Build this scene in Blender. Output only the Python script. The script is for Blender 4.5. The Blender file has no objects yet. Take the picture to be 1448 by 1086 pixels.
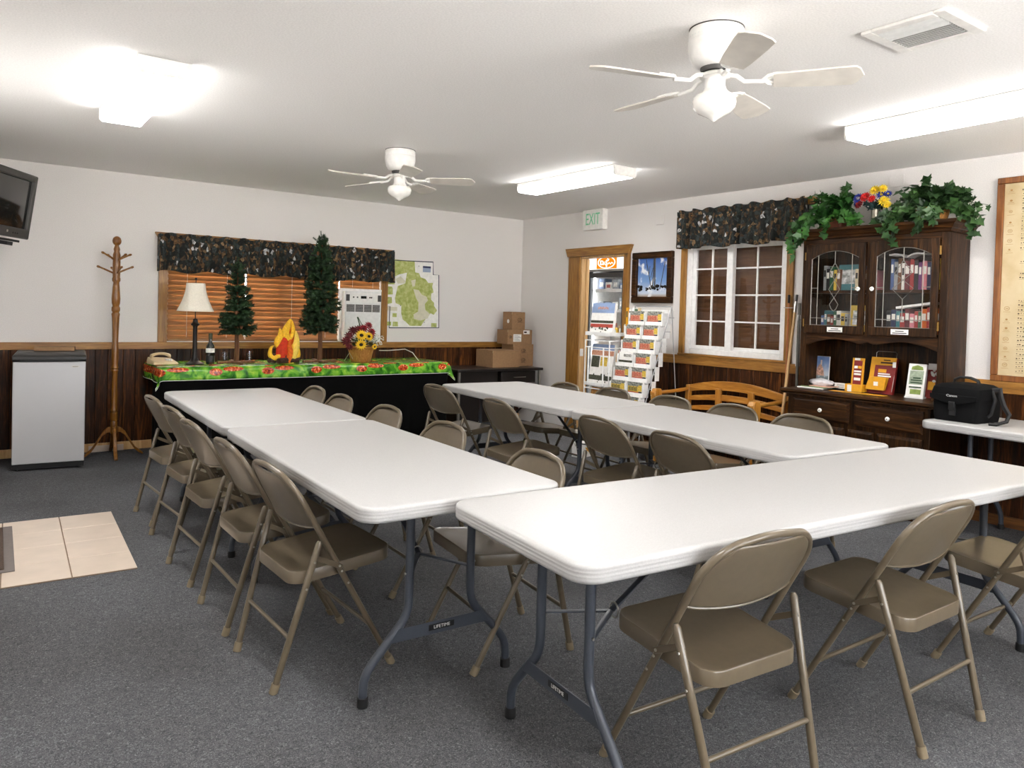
import bpy, bmesh, math, random
from mathutils import Vector, Matrix, Euler
PI = math.pi
SC = bpy.context.scene
COL = SC.collection
rnd = random.Random(7)

# ------------------------------------------------------------------ mesh building
class MB:
    def __init__(s):
        s.v = []; s.f = []
    def add(s, vs, fs, M=None):
        o = len(s.v)
        for p in vs:
            p = Vector(p)
            s.v.append(tuple(M @ p) if M else tuple(p))
        s.f += [tuple(i + o for i in f) for f in fs]
        return s
    def box(s, x0, y0, z0, x1, y1, z1, M=None):
        x0, x1 = min(x0, x1), max(x0, x1); y0, y1 = min(y0, y1), max(y0, y1); z0, z1 = min(z0, z1), max(z0, z1)
        v = [(x0,y0,z0),(x1,y0,z0),(x1,y1,z0),(x0,y1,z0),(x0,y0,z1),(x1,y0,z1),(x1,y1,z1),(x0,y1,z1)]
        f = [(3,2,1,0),(4,5,6,7),(0,1,5,4),(1,2,6,5),(2,3,7,6),(3,0,4,7)]
        return s.add(v, f, M)
    def tube(s, pts, r, n=10, closed=False, M=None, sx=1.0):
        """sweep a circle (radius r, or a list of radii) along pts"""
        P = [Vector(p) for p in pts]; m = len(P)
        R = list(r) if isinstance(r, (list, tuple)) else [r] * m
        T = []
        for i in range(m):
            if closed: d = P[(i+1) % m] - P[i-1]
            elif i == 0: d = P[1] - P[0]
            elif i == m-1: d = P[-1] - P[-2]
            else: d = (P[i+1]-P[i]).normalized() + (P[i]-P[i-1]).normalized()
            T.append(d.normalized())
        ref = Vector((0,0,1)) if abs(T[0].z) < 0.9 else Vector((0,1,0))
        u = (ref - T[0]*ref.dot(T[0])).normalized()
        vs = []
        for i in range(m):
            u = (u - T[i]*u.dot(T[i]))
            u = u.normalized() if u.length > 1e-6 else T[i].orthogonal().normalized()
            w = T[i].cross(u)
            for k in range(n):
                a = 2*PI*k/n
                vs.append(P[i] + u*(math.cos(a)*R[i]*sx) + w*(math.sin(a)*R[i]))
        fs = []
        for i in range(m if closed else m-1):
            j = (i+1) % m
            for k in range(n):
                l = (k+1) % n
                fs.append((i*n+k, i*n+l, j*n+l, j*n+k))
        if not closed:
            fs.append(tuple(range(n))[::-1]); fs.append(tuple((m-1)*n+k for k in range(n)))
        return s.add(vs, fs, M)
    def lathe(s, prof, n=24, M=None):
        """prof: (r, z) pairs, bottom to top"""
        vs = []; fs = []
        for r, z in prof:
            for k in range(n):
                a = 2*PI*k/n
                vs.append((r*math.cos(a), r*math.sin(a), z))
        for i in range(len(prof)-1):
            for k in range(n):
                l = (k+1) % n
                fs.append((i*n+k, i*n+l, (i+1)*n+l, (i+1)*n+k))
        if prof[0][0] > 1e-5: fs.append(tuple(range(n))[::-1])
        if prof[-1][0] > 1e-5: fs.append(tuple((len(prof)-1)*n+k for k in range(n)))
        return s.add(vs, fs, M)
    def prism(s, poly, z0, z1, M=None):
        """extrude a flat polygon (x, y) from z0 to z1"""
        a = sum(poly[i-1][0]*poly[i][1]-poly[i][0]*poly[i-1][1] for i in range(len(poly)))
        if a < 0: poly = poly[::-1]
        n = len(poly)
        vs = [(x, y, z0) for x, y in poly] + [(x, y, z1) for x, y in poly]
        fs = [tuple(range(n))[::-1], tuple(range(n, 2*n))]
        fs += [(i, (i+1) % n, n+(i+1) % n, n+i) for i in range(n)]
        return s.add(vs, fs, M)
    def loft(s, rings, M=None, cap=True):
        n = len(rings[0]); vs = [p for r in rings for p in r]; fs = []
        for i in range(len(rings)-1):
            for k in range(n):
                l = (k+1) % n
                fs.append((i*n+k, i*n+l, (i+1)*n+l, (i+1)*n+k))
        if cap:
            fs.append(tuple(range(n))[::-1]); fs.append(tuple((len(rings)-1)*n+k for k in range(n)))
        return s.add(vs, fs, M)
    def sheet(s, fn, nu, nv, M=None):
        vs = [fn(i/nu, j/nv) for j in range(nv+1) for i in range(nu+1)]
        fs = [(j*(nu+1)+i, j*(nu+1)+i+1, (j+1)*(nu+1)+i+1, (j+1)*(nu+1)+i) for j in range(nv) for i in range(nu)]
        return s.add(vs, fs, M)
    def ball(s, c, r, n=12, m=8, M=None, sc=(1,1,1)):
        vs = [(c[0], c[1], c[2]-r*sc[2])]
        for j in range(1, m):
            a = -PI/2 + PI*j/m
            for k in range(n):
                b = 2*PI*k/n
                vs.append((c[0]+r*sc[0]*math.cos(a)*math.cos(b), c[1]+r*sc[1]*math.cos(a)*math.sin(b), c[2]+r*sc[2]*math.sin(a)))
        vs.append((c[0], c[1], c[2]+r*sc[2])); fs = []
        for k in range(n): fs.append((0, 1+(k+1) % n, 1+k))
        for j in range(m-2):
            for k in range(n):
                l = (k+1) % n
                fs.append((1+j*n+k, 1+j*n+l, 1+(j+1)*n+l, 1+(j+1)*n+k))
        o = 1+(m-2)*n
        for k in range(n): fs.append((o+k, o+(k+1) % n, len(vs)-1))
        return s.add(vs, fs, M)
    def obj(s, name, mat, parent=None, smooth=True, bevel=0, seg=2, loc=None, rot=None, solid=0, sub=0, ang=38):
        me = bpy.data.meshes.new(name); me.from_pydata(s.v, [], s.f); me.validate()
        bm = bmesh.new(); bm.from_mesh(me); bmesh.ops.recalc_face_normals(bm, faces=bm.faces); bm.to_mesh(me); bm.free()
        if smooth:
            me.shade_smooth(); me.set_sharp_from_angle(angle=math.radians(ang))
        me.materials.append(mat)
        o = bpy.data.objects.new(name, me); COL.objects.link(o)
        if parent: o.parent = parent
        if loc: o.location = loc
        if rot: o.rotation_euler = rot
        if solid:
            m = o.modifiers.new('Solid', 'SOLIDIFY'); m.thickness = solid; m.offset = 0
        if bevel:
            m = o.modifiers.new('Bevel', 'BEVEL'); m.width = bevel; m.segments = seg; m.limit_method = 'ANGLE'; m.angle_limit = math.radians(40)
        if sub:
            m = o.modifiers.new('Sub', 'SUBSURF'); m.levels = sub; m.render_levels = sub
        return o

def Bx(*a, M=None): return MB().box(*a, M=M)
def T(x=0, y=0, z=0): return Matrix.Translation((x, y, z))
def RX(a): return Matrix.Rotation(a, 4, 'X')
def RY(a): return Matrix.Rotation(a, 4, 'Y')
def RZ(a): return Matrix.Rotation(a, 4, 'Z')

def tag(o, label, cat, group=None, kind=None):
    o['label'] = label; o['category'] = cat
    if group: o['group'] = group
    if kind: o['kind'] = kind
    return o
def thing(name, label, cat, loc=(0,0,0), rz=0, group=None, rot=None):
    o = bpy.data.objects.new(name, None); COL.objects.link(o)
    o.empty_display_size = .05
    o.location = loc; o.rotation_euler = rot if rot else (0, 0, rz)
    return tag(o, label, cat, group)
def struct(o, label, cat): return tag(o, label, cat, None, 'structure')
def dup(root, loc, rz, label, group=None, rot=None):
    r = root.copy(); COL.objects.link(r); r.location = loc; r.rotation_euler = rot if rot else (0, 0, rz)
    r['label'] = label
    if group: r['group'] = group
    def kids(a, b):
        for ch in a.children:
            c = ch.copy(); COL.objects.link(c); c.parent = b
            kids(ch, c)
    kids(root, r)
    return r
def text(name, body, mat, size, parent, loc, rot, extrude=.0006, align='CENTER', sx=1.0):
    cu = bpy.data.curves.new(name, 'FONT'); cu.body = body; cu.size = size; cu.extrude = extrude
    cu.align_x = align; cu.align_y = 'CENTER'; cu.resolution_u = 3
    cu.materials.append(mat)
    tmp = bpy.data.objects.new('tmp', cu); COL.objects.link(tmp)
    bpy.context.view_layer.update()
    me = bpy.data.meshes.new_from_object(tmp.evaluated_get(bpy.context.evaluated_depsgraph_get())); me.name = name
    bpy.data.objects.remove(tmp); bpy.data.curves.remove(cu)
    if not me.materials: me.materials.append(mat)
    o = bpy.data.objects.new(name, me); COL.objects.link(o)
    o.parent = parent; o.location = loc; o.rotation_euler = rot; o.scale = (sx, 1, 1)
    return o
def rrect(x0, y0, x1, y1, r, n=5):
    out = []
    for cx, cy, a0 in ((x1-r, y1-r, 0), (x0+r, y1-r, PI/2), (x0+r, y0+r, PI), (x1-r, y0+r, 1.5*PI)):
        for i in range(n+1):
            a = a0 + PI/2*i/n
            out.append((cx+r*math.cos(a), cy+r*math.sin(a)))
    return out
def arc(p0, p1, sag, n=12, up=Vector((0,0,1))):
    p0 = Vector(p0); p1 = Vector(p1)
    return [p0.lerp(p1, i/n) + up*(sag*4*(i/n)*(1-i/n)) for i in range(n+1)]

# ------------------------------------------------------------------ materials
def lin(c):
    return tuple(((x/255)/12.92 if x/255 <= .04045 else ((x/255+.055)/1.055)**2.4) for x in c) + (1,)
def newmat(name):
    m = bpy.data.materials.new(name); m.use_nodes = True
    nt = m.node_tree; b = nt.nodes['Principled BSDF']
    return m, nt, b
def nd(nt, t, **kw):
    n = nt.nodes.new(t)
    for k, v in kw.items():
        if k in n.inputs.keys(): n.inputs[k].default_value = v
        else: setattr(n, k, v)
    return n
def ln(nt, a, ao, b, bi): nt.links.new(a.outputs[ao], b.inputs[bi])
def ramp(nt, stops, mode='LINEAR'):
    r = nt.nodes.new('ShaderNodeValToRGB'); r.color_ramp.interpolation = mode
    e = r.color_ramp.elements
    while len(e) < len(stops): e.new(.5)
    for el, (p, c) in zip(e, stops):
        el.position = p; el.color = c if len(c) == 4 else lin(c)
    return r
def coords(nt, scale=(1,1,1), loc=(0,0,0), rot=(0,0,0), out='Object'):
    tc = nt.nodes.new('ShaderNodeTexCoord'); mp = nt.nodes.new('ShaderNodeMapping')
    mp.inputs['Scale'].default_value = scale; mp.inputs['Location'].default_value = loc; mp.inputs['Rotation'].default_value = rot
    ln(nt, tc, out, mp, 'Vector'); return mp
def bump(nt, b, src, out, strength=.2, dist=.002):
    bp = nd(nt, 'ShaderNodeBump', Strength=strength, Distance=dist)
    ln(nt, src, out, bp, 'Height'); ln(nt, bp, 'Normal', b, 'Normal')
def plain(name, c, rough=.5, metal=0, coat=0, noise=0, nscale=30, bmp=0, spec=None, emit=None, estr=0):
    m, nt, b = newmat(name)
    b.inputs['Base Color'].default_value = lin(c); b.inputs['Roughness'].default_value = rough; b.inputs['Metallic'].default_value = metal
    if coat: b.inputs['Coat Weight'].default_value = coat
    if spec is not None: b.inputs['Specular IOR Level'].default_value = spec
    if emit:
        b.inputs['Emission Color'].default_value = lin(emit); b.inputs['Emission Strength'].default_value = estr
    mp = coords(nt)
    n = nd(nt, 'ShaderNodeTexNoise', Scale=nscale, Detail=4.0); ln(nt, mp, 'Vector', n, 'Vector')
    k = max(noise, .03)
    lo = tuple(x*(1-k) for x in c); hi = tuple(min(255, x*(1+k)) for x in c)
    r = ramp(nt, [(.3, lo), (.7, hi)]); ln(nt, n, 'Fac', r, 'Fac'); ln(nt, r, 'Color', b, 'Base Color')
    if bmp: bump(nt, b, n, 'Fac', bmp, .002)
    return m
def wood(name, dark, mid, light, axis='z', rough=.45, coat=.15, scale=1.0, knots=False, island=0.0, spec=.4):
    """grain runs along axis; island > 0 varies the tone from board to board"""
    m, nt, b = newmat(name)
    st = {'x': (1.2, 14, 14), 'y': (14, 1.2, 14), 'z': (14, 14, 1.2)}[axis]
    st = tuple(s*scale for s in st)
    mp = coords(nt, st)
    vec = mp; vo = 'Vector'
    geo = nt.nodes.new('ShaderNodeNewGeometry')
    if island:
        ad = nt.nodes.new('ShaderNodeVectorMath'); ad.operation = 'MULTIPLY_ADD'
        cb = nt.nodes.new('ShaderNodeCombineXYZ')
        for i in 'XYZ': ln(nt, geo, 'Random Per Island', cb, i)
        ln(nt, cb, 'Vector', ad, 0); ad.inputs[1].default_value = (37, 53, 71); ln(nt, mp, 'Vector', ad, 2)
        vec = ad
    n1 = nd(nt, 'ShaderNodeTexNoise', Scale=1.6, Detail=6.0, Roughness=.62, Distortion=1.6); ln(nt, vec, vo, n1, 'Vector')
    n2 = nd(nt, 'ShaderNodeTexNoise', Scale=9.0, Detail=3.0, Roughness=.5); ln(nt, vec, vo, n2, 'Vector')
    mx = nd(nt, 'ShaderNodeMix', data_type='FLOAT'); mx.inputs[0].default_value = .35
    ln(nt, n1, 'Fac', mx, 2); ln(nt, n2, 'Fac', mx, 3)
    r = ramp(nt, [(.32, dark), (.5, mid), (.68, light)]); ln(nt, mx, 0, r, 'Fac')
    col = r; co = 'Color'
    if knots:
        mk = coords(nt, {'x': (1.6, 4, 4), 'y': (4, 1.6, 4), 'z': (4, 4, 1.6)}[axis])
        vk = mk
        if island:
            ak = nt.nodes.new('ShaderNodeVectorMath'); ak.operation = 'MULTIPLY_ADD'
            ln(nt, cb, 'Vector', ak, 0); ak.inputs[1].default_value = (17, 13, 29); ln(nt, mk, 'Vector', ak, 2); vk = ak
        vo_ = nd(nt, 'ShaderNodeTexVoronoi', Scale=1.0); ln(nt, vk, 'Vector', vo_, 'Vector')
        kr = ramp(nt, [(.03, (0,0,0,1)), (.13, (1,1,1,1))]); ln(nt, vo_, 'Distance', kr, 'Fac')
        mk2 = nd(nt, 'ShaderNodeMix', data_type='RGBA'); ln(nt, kr, 'Color', mk2, 0)
        mk2.inputs[6].default_value = lin(tuple(x*.45 for x in dark)); ln(nt, col, co, mk2, 7)
        col = mk2; co = 2
    if island:
        hv = nt.nodes.new('ShaderNodeHueSaturation')
        mr = nd(nt, 'ShaderNodeMapRange'); mr.inputs['To Min'].default_value = 1-island; mr.inputs['To Max'].default_value = 1+island
        ln(nt, geo, 'Random Per Island', mr, 'Value'); ln(nt, mr, 'Result', hv, 'Value'); ln(nt, col, co, hv, 'Color')
        col = hv; co = 'Color'
    ln(nt, col, co, b, 'Base Color')
    b.inputs['Roughness'].default_value = rough; b.inputs['Coat Weight'].default_value = coat; b.inputs['Coat Roughness'].default_value = .25; b.inputs['Specular IOR Level'].default_value = spec
    bump(nt, b, n2, 'Fac', .12, .0015)
    return m
def blotch(name, stops, scale=6, detail=3, dist=1.5, rough=.6, mode='CONSTANT', vor=False, bmp=0, sc3=(1,1,1)):
    m, nt, b = newmat(name); mp = coords(nt, sc3)
    n = nd(nt, 'ShaderNodeTexNoise', Scale=scale, Detail=detail, Distortion=dist); ln(nt, mp, 'Vector', n, 'Vector')
    r = ramp(nt, stops, mode); ln(nt, n, 'Fac', r, 'Fac'); ln(nt, r, 'Color', b, 'Base Color')
    b.inputs['Roughness'].default_value = rough
    if bmp: bump(nt, b, n, 'Fac', bmp, .003)
    return m
def pane(name, tint=(255,255,255), gl=.08):
    m = bpy.data.materials.new(name); m.use_nodes = True; nt = m.node_tree; nt.nodes.clear()
    out = nt.nodes.new('ShaderNodeOutputMaterial'); mx = nt.nodes.new('ShaderNodeMixShader')
    tr = nt.nodes.new('ShaderNodeBsdfTransparent'); tr.inputs[0].default_value = lin(tint)
    g = nt.nodes.new('ShaderNodeBsdfGlossy'); g.inputs['Roughness'].default_value = .02
    fr = nt.nodes.new('ShaderNodeLayerWeight'); pw = nt.nodes.new('ShaderNodeMath'); pw.operation = 'POWER'; pw.inputs[1].default_value = 5; ln(nt, fr, 'Facing', pw, 0)
    ma = nt.nodes.new('ShaderNodeMath'); ma.operation = 'MULTIPLY_ADD'; ma.inputs[1].default_value = .8; ma.inputs[2].default_value = gl*.5; ln(nt, pw, 0, ma, 0)
    ln(nt, ma, 0, mx, 0); ln(nt, tr, 0, mx, 1); ln(nt, g, 0, mx, 2); ln(nt, mx, 0, out, 0)
    return m
def glow(name, c, s):
    m = bpy.data.materials.new(name); m.use_nodes = True; nt = m.node_tree; nt.nodes.clear()
    out = nt.nodes.new('ShaderNodeOutputMaterial'); e = nt.nodes.new('ShaderNodeEmission')
    e.inputs[0].default_value = lin(c); e.inputs[1].default_value = s; ln(nt, e, 0, out, 0)
    return m

def carpet_mat():
    m, nt, b = newmat('carpet'); mp = coords(nt)
    n1 = nd(nt, 'ShaderNodeTexNoise', Scale=95.0, Detail=3.0, Roughness=.7, Distortion=2.2); ln(nt, mp, 'Vector', n1, 'Vector')
    n2 = nd(nt, 'ShaderNodeTexNoise', Scale=1.3, Detail=3.0); ln(nt, mp, 'Vector', n2, 'Vector')
    r = ramp(nt, [(.3, (58,59,61)), (.5, (92,93,96)), (.62, (122,123,126)), (.75, (166,167,170))]); ln(nt, n1, 'Fac', r, 'Fac')
    r2 = ramp(nt, [(.35, (228,226,224)), (.65, (255,255,255))]); ln(nt, n2, 'Fac', r2, 'Fac')
    mx = nd(nt, 'ShaderNodeMix', data_type='RGBA', blend_type='MULTIPLY'); mx.inputs[0].default_value = 1
    ln(nt, r, 'Color', mx, 6); ln(nt, r2, 'Color', mx, 7); ln(nt, mx, 2, b, 'Base Color')
    b.inputs['Roughness'].default_value = .95; b.inputs['Specular IOR Level'].default_value = .1
    bump(nt, b, n1, 'Fac', .6, .006)
    return m
def camo_mat():
    m, nt, b = newmat('camouflage_cloth'); mp = coords(nt, (1, 1, .75))
    n = nd(nt, 'ShaderNodeTexNoise', Scale=9.0, Detail=5.0, Roughness=.6); ln(nt, mp, 'Vector', n, 'Vector')
    ad = nt.nodes.new('ShaderNodeVectorMath'); ad.operation = 'MULTIPLY_ADD'; ln(nt, n, 'Color', ad, 0)
    ad.inputs[1].default_value = (.05, .05, .05); ln(nt, mp, 'Vector', ad, 2)
    v = nd(nt, 'ShaderNodeTexVoronoi', Scale=40.0); ln(nt, ad, 'Vector', v, 'Vector')
    sp = nt.nodes.new('ShaderNodeSeparateColor'); ln(nt, v, 'Color', sp, 'Color')
    r = ramp(nt, [(0, (16,18,17)), (.18, (42,52,46)), (.34, (22,24,22)), (.44, (78,58,36)), (.56, (54,64,64)), (.68, (112,82,48)), (.77, (30,35,30)), (.85, (140,112,78)), (.93, (24,26,24)), (.972, (214,214,214))], 'CONSTANT')
    ln(nt, sp, 'Red', r, 'Fac')
    n3 = nd(nt, 'ShaderNodeTexNoise', Scale=60.0, Detail=3.0); ln(nt, mp, 'Vector', n3, 'Vector')
    r3 = ramp(nt, [(.35, (130,130,130)), (.65, (255,255,255))]); ln(nt, n3, 'Fac', r3, 'Fac')
    mx = nd(nt, 'ShaderNodeMix', data_type='RGBA', blend_type='MULTIPLY'); mx.inputs[0].default_value = 1
    ln(nt, r, 'Color', mx, 6); ln(nt, r3, 'Color', mx, 7); ln(nt, mx, 2, b, 'Base Color')
    b.inputs['Roughness'].default_value = .85
    return m
def cloth_mat():
    """green picnic print: leaves in two greens, and a repeat of red-orange dishes along the border"""
    m, nt, b = newmat('picnic_print_vinyl'); mp = coords(nt)
    n = nd(nt, 'ShaderNodeTexNoise', Scale=11.0, Detail=4.0, Distortion=.8); ln(nt, mp, 'Vector', n, 'Vector')
    r = ramp(nt, [(.3, (22,70,14)), (.45, (60,130,28)), (.55, (104,170,44)), (.66, (150,196,60)), (.76, (206,214,90))]); ln(nt, n, 'Fac', r, 'Fac')
    sx = nt.nodes.new('ShaderNodeSeparateXYZ'); ln(nt, mp, 'Vector', sx, 'Vector')
    def math_(op, a, bb, c=None):
        q = nt.nodes.new('ShaderNodeMath'); q.operation = op
        for i, x in enumerate((a, bb, c)):
            if x is None: continue
            if isinstance(x, tuple): nt.links.new(x[0].outputs[x[1]], q.inputs[i])
            else: q.inputs[i].default_value = x
        return (q, 0)
    def dish(period, off, cy, rx, ry):
        px = math_('PINGPONG', math_('ADD', (sx, 'X'), off), period/2)
        # distance measured down the drop: use z on the drop and y on the top
        dz = math_('ADD', (sx, 'Z'), -cy)
        e = math_('ADD', math_('POWER', math_('DIVIDE', px, rx), 2), math_('POWER', math_('DIVIDE', dz, ry), 2))
        return e
    e1 = dish(.46, .05, -.045, .055, .032)
    e2 = dish(.46, -.10, -.022, .09, .02)
    top = math_('GREATER_THAN', (sx, 'Z'), -.004)
    n2 = nd(nt, 'ShaderNodeTexNoise', Scale=52.0, Detail=3.0); ln(nt, mp, 'Vector', n2, 'Vector')
    rr = ramp(nt, [(.3, (64,22,10)), (.44, (160,52,20)), (.58, (220,98,36)), (.72, (240,196,140))]); ln(nt, n2, 'Fac', rr, 'Fac')
    n4 = nd(nt, 'ShaderNodeTexNoise', Scale=5.0, Detail=2.0); ln(nt, mp, 'Vector', n4, 'Vector')
    tops = math_('MULTIPLY', top, math_('GREATER_THAN', (n4, 'Fac'), .58))
    mask = math_('MAXIMUM', math_('LESS_THAN', e1, 1.0), math_('MAXIMUM', math_('LESS_THAN', e2, 1.0), tops))
    mx = nd(nt, 'ShaderNodeMix', data_type='RGBA'); nt.links.new(mask[0].outputs[0], mx.inputs[0])
    ln(nt, r, 'Color', mx, 6); ln(nt, rr, 'Color', mx, 7); ln(nt, mx, 2, b, 'Base Color')
    b.inputs['Roughness'].default_value = .25
    return m

M = {}
M['wall'] = plain('painted_wall', (224,220,217), .85, noise=.012, nscale=160, bmp=.12)
M['ceil'] = plain('painted_ceiling', (242,240,238), .9, noise=.015, nscale=120, bmp=.18)
M['carpet'] = carpet_mat()
M['plank'] = wood('knotty_wainscot', (22,11,4), (52,27,10), (108,63,25), 'z', .45, .04, .8, True, .72, spec=.2)
M['rail'] = wood('golden_pine', (108,72,27), (148,102,42), (182,134,64), 'x', .45, .2, .7, True)
M['rail_y'] = wood('golden_pine_y', (108,72,27), (148,102,42), (182,134,64), 'y', .45, .2, .7, True)
M['rail_z'] = wood('golden_pine_z', (108,72,27), (148,102,42), (182,134,64), 'z', .45, .2, .7, True)
M['base_y'] = wood('brown_baseboard', (58,32,12), (92,56,24), (124,80,38), 'y', .5, .05, .7)
M['pale_z'] = wood('pale_pine', (176,134,84), (204,164,112), (222,188,140), 'z', .5, .1, .7)
M['oak'] = wood('honey_oak', (134,84,26), (176,118,42), (204,150,70), 'y', .4, .3, .8)
M['oak_z'] = wood('honey_oak_z', (134,84,26), (176,118,42), (204,150,70), 'z', .35, .3, .8)
M['stand'] = wood('turned_maple', (88,52,15), (126,79,25), (164,115,49), 'z', .3, .45, .8)
M['hutch'] = wood('dark_walnut', (20,11,5), (46,27,12), (88,55,25), 'y', .42, .04, .9, spec=.14)
M['hutch_z'] = wood('dark_walnut_z', (18,10,4), (42,25,11), (82,52,24), 'z', .42, .04, .9, spec=.14)
M['hutch_in'] = plain('walnut_inside', (44,28,17), .6, noise=.15, nscale=20)
M['chair'] = plain('tan_enamel', (98,87,70), .28, 0, .2, noise=.02, nscale=40)
M['chair_cap'] = plain('tan_rubber', (122,109,87), .6, noise=.03)
M['steel'] = plain('bright_steel', (190,186,178), .3, .9)
M['table'] = plain('white_polyethylene', (176,175,174), .42, noise=.01, nscale=260, bmp=.10)
M['leg'] = plain('slate_powdercoat', (62,67,76), .36, .1, noise=.04, nscale=200)
M['rubber'] = plain('black_rubber', (18,18,19), .6)
M['black'] = plain('black_plastic', (16,16,17), .4, noise=.05)
M['blackcloth'] = plain('black_cloth', (6,6,6), .95, noise=.15, nscale=60, spec=.1)
M['nylon'] = plain('black_nylon', (11,11,12), .9, noise=.15, nscale=300, bmp=.3, spec=.15)
M['nylon2'] = plain('black_webbing', (14,14,15), .7, noise=.2, nscale=400)
M['white'] = plain('white_enamel', (236,234,230), .35, noise=.01)
M['whitep'] = plain('white_plastic', (228,228,226), .4, noise=.02)
M['blade'] = plain('whitewashed_blade', (214,208,199), .5, noise=.04, nscale=12)
M['vinyl'] = plain('white_vinyl', (232,231,229), .4, noise=.01)
M['silver'] = plain('brushed_grey_door', (184,184,186), .42, .15, noise=.02, nscale=500)
M['camo'] = camo_mat()
M['cloth'] = cloth_mat()
M['slat'] = wood('blind_wood', (112,76,40), (146,102,58), (174,130,80), 'x', .42, .25, .6)
M['slat_dark'] = wood('dark_blind_wood', (74,46,26), (98,64,38), (118,80,50), 'y', .5, .1, .6)
M['cord'] = plain('white_cord', (206,200,188), .7)
M['glass'] = pane('clear_glass')
M['tile'] = plain('cream_tile', (206,190,174), .35, noise=.03, nscale=6)
M['grout'] = plain('brown_grout', (128,108,88), .9, noise=.06)
M['shade'] = plain('cream_shade', (236,229,212), .8, noise=.02, nscale=90)
M['bronze'] = plain('dark_bronze', (24,20,18), .4, .3)
M['bark'] = wood('bark_trunk', (70,44,26), (104,68,42), (128,88,58), 'z', .8, 0, 1.2)
M['fir'] = blotch('fir_needles', [(.3, (16,34,16)), (.5, (28,54,26)), (.7, (48,78,38))], 14, 3, 0, .7, 'LINEAR')
M['ivy'] = blotch('ivy_leaf', [(.28, (20,52,18)), (.5, (38,84,28)), (.72, (70,122,46))], 9, 3, 0, .45, 'LINEAR')
M['ivy2'] = blotch('ivy_leaf_dark', [(.28, (22,44,20)), (.5, (40,70,32)), (.72, (72,104,52))], 9, 3, 0, .45, 'LINEAR')
M['pot'] = plain('red_brown_pot', (110,54,34), .5, noise=.1)
M['basket'] = wood('woven_basket', (120,74,30), (166,112,52), (196,144,78), 'z', .7, 0, 2.5)
M['card'] = plain('brown_cardboard', (150,116,82), .85, noise=.04, nscale=40)
M['ink'] = plain('dark_ink', (70,50,34), .8)
M['paper'] = plain('white_paper', (236,234,230), .7)
M['cred'] = plain('black_laminate', (26,21,19), .35, noise=.1, nscale=20)
M['diff'] = glow('lit_diffuser', (255,253,250), 9.0)
M['side_lens'] = glow('lit_side_lens', (255,253,250), 4.2)
M['exitg'] = plain('exit_green', (120,206,160), .5)
M['tvbody'] = plain('charcoal_plastic', (62,60,58), .45, noise=.03)
M['screen'] = plain('dark_screen', (16,17,16), .12, coat=.4)
M['brass'] = plain('aged_brass', (150,116,60), .35, .8)
M['porc'] = plain('white_porcelain', (240,238,232), .2)
M['lead'] = plain('lead_came', (150,146,138), .35, .8)
M['beige'] = plain('beige_plastic', (206,184,144), .45, noise=.03)
M['pewter'] = plain('brushed_pewter', (150,144,130), .35, .85)
M['soil'] = plain('doormat_pile', (74,60,50), .95, noise=.3, nscale=220, bmp=.5)
M['mat_edge'] = plain('grey_rubber_edge', (112,104,100), .7)
H = 2.525; XL = -6.35; YB = -9.6; TH = .14
RAIL = .985
# ------------------------------------------------------------------ camera (position and lens of the photograph)
yaw, pitch, roll = .6314, -.0196, .0279
r0 = Vector((math.cos(yaw), -math.sin(yaw), 0)); f0 = Vector((math.sin(yaw), math.cos(yaw), 0)); u0 = Vector((0,0,1))
f1 = f0*math.cos(pitch)+u0*math.sin(pitch); u1 = u0*math.cos(pitch)-f0*math.sin(pitch)
r2 = r0*math.cos(roll)+u1*math.sin(roll); u2 = u1*math.cos(roll)-r0*math.sin(roll)
cam = bpy.data.cameras.new('camera'); co = bpy.data.objects.new('camera', cam); COL.objects.link(co)
mw = Matrix((r2, u2, -f1)).transposed().to_4x4(); mw.translation = (-5.7146, -7.636, 1.3576); co.matrix_world = mw
cam.sensor_width = 36; cam.lens = 1061.65/1448*36; cam.shift_y = (462.21-543)/1448; cam.clip_start = .05
SC.camera = co

# ------------------------------------------------------------------ shell
def holed(axis, c0, c1, a0, a1, z0, z1, holes):
    """wall slab between c0..c1 across the axis, running a0..a1, with rectangular holes (a, b, za, zb)"""
    mb = MB()
    A = sorted({a0, a1, *[h[0] for h in holes], *[h[1] for h in holes]}); Z = sorted({z0, z1, *[h[2] for h in holes], *[h[3] for h in holes]})
    for i in range(len(A)-1):
        for j in range(len(Z)-1):
            am = (A[i]+A[i+1])/2; zm = (Z[j]+Z[j+1])/2
            if any(h[0] < am < h[1] and h[2] < zm < h[3] for h in holes): continue
            if axis == 'y': mb.box(A[i], c0, Z[j], A[i+1], c1, Z[j+1])
            else: mb.box(c0, A[i], Z[j], c1, A[i+1], Z[j+1])
    return mb
struct(Bx(XL-TH, YB-TH, -.12, 3.6, 2.6, 0).obj('floor', M['carpet'], smooth=False), 'dark blue-grey flecked carpet floor', 'floor')
struct(Bx(XL-TH, YB-TH, H, 3.6, 2.6, H+.12).obj('ceiling', M['ceil'], smooth=False), 'white painted ceiling', 'ceiling')
W1 = (-4.165, -1.955, .992, 1.94)      # far window opening x0, x1, z0, z1
W2 = (-3.812, -2.70, 1.005, 2.10)     # right window opening y0, y1
BW = [(-5.3, -3.5, .95, 2.15), (-2.9, -1.1, .95, 2.15)]      # unseen windows behind the camera, added for fill light
D2 = (-3.35, -2.40, 0, 2.06)           # entry door at the tiled patch
D1 = (-1.84, -1.13, 0, 2.015)         # doorway in the right wall
struct(holed('y', 0, TH, XL, 0, 0, H, [W1]).obj('wall_far', M['wall'], smooth=False), 'white far wall with the wide blind-covered window', 'wall')
TR = .095
struct(holed('x', 0, TR, YB, 2.6, 0, H, [W2, D1]).obj('wall_right', M['wall'], smooth=False), 'white right wall with the doorway and the gridded window', 'wall')
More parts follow.
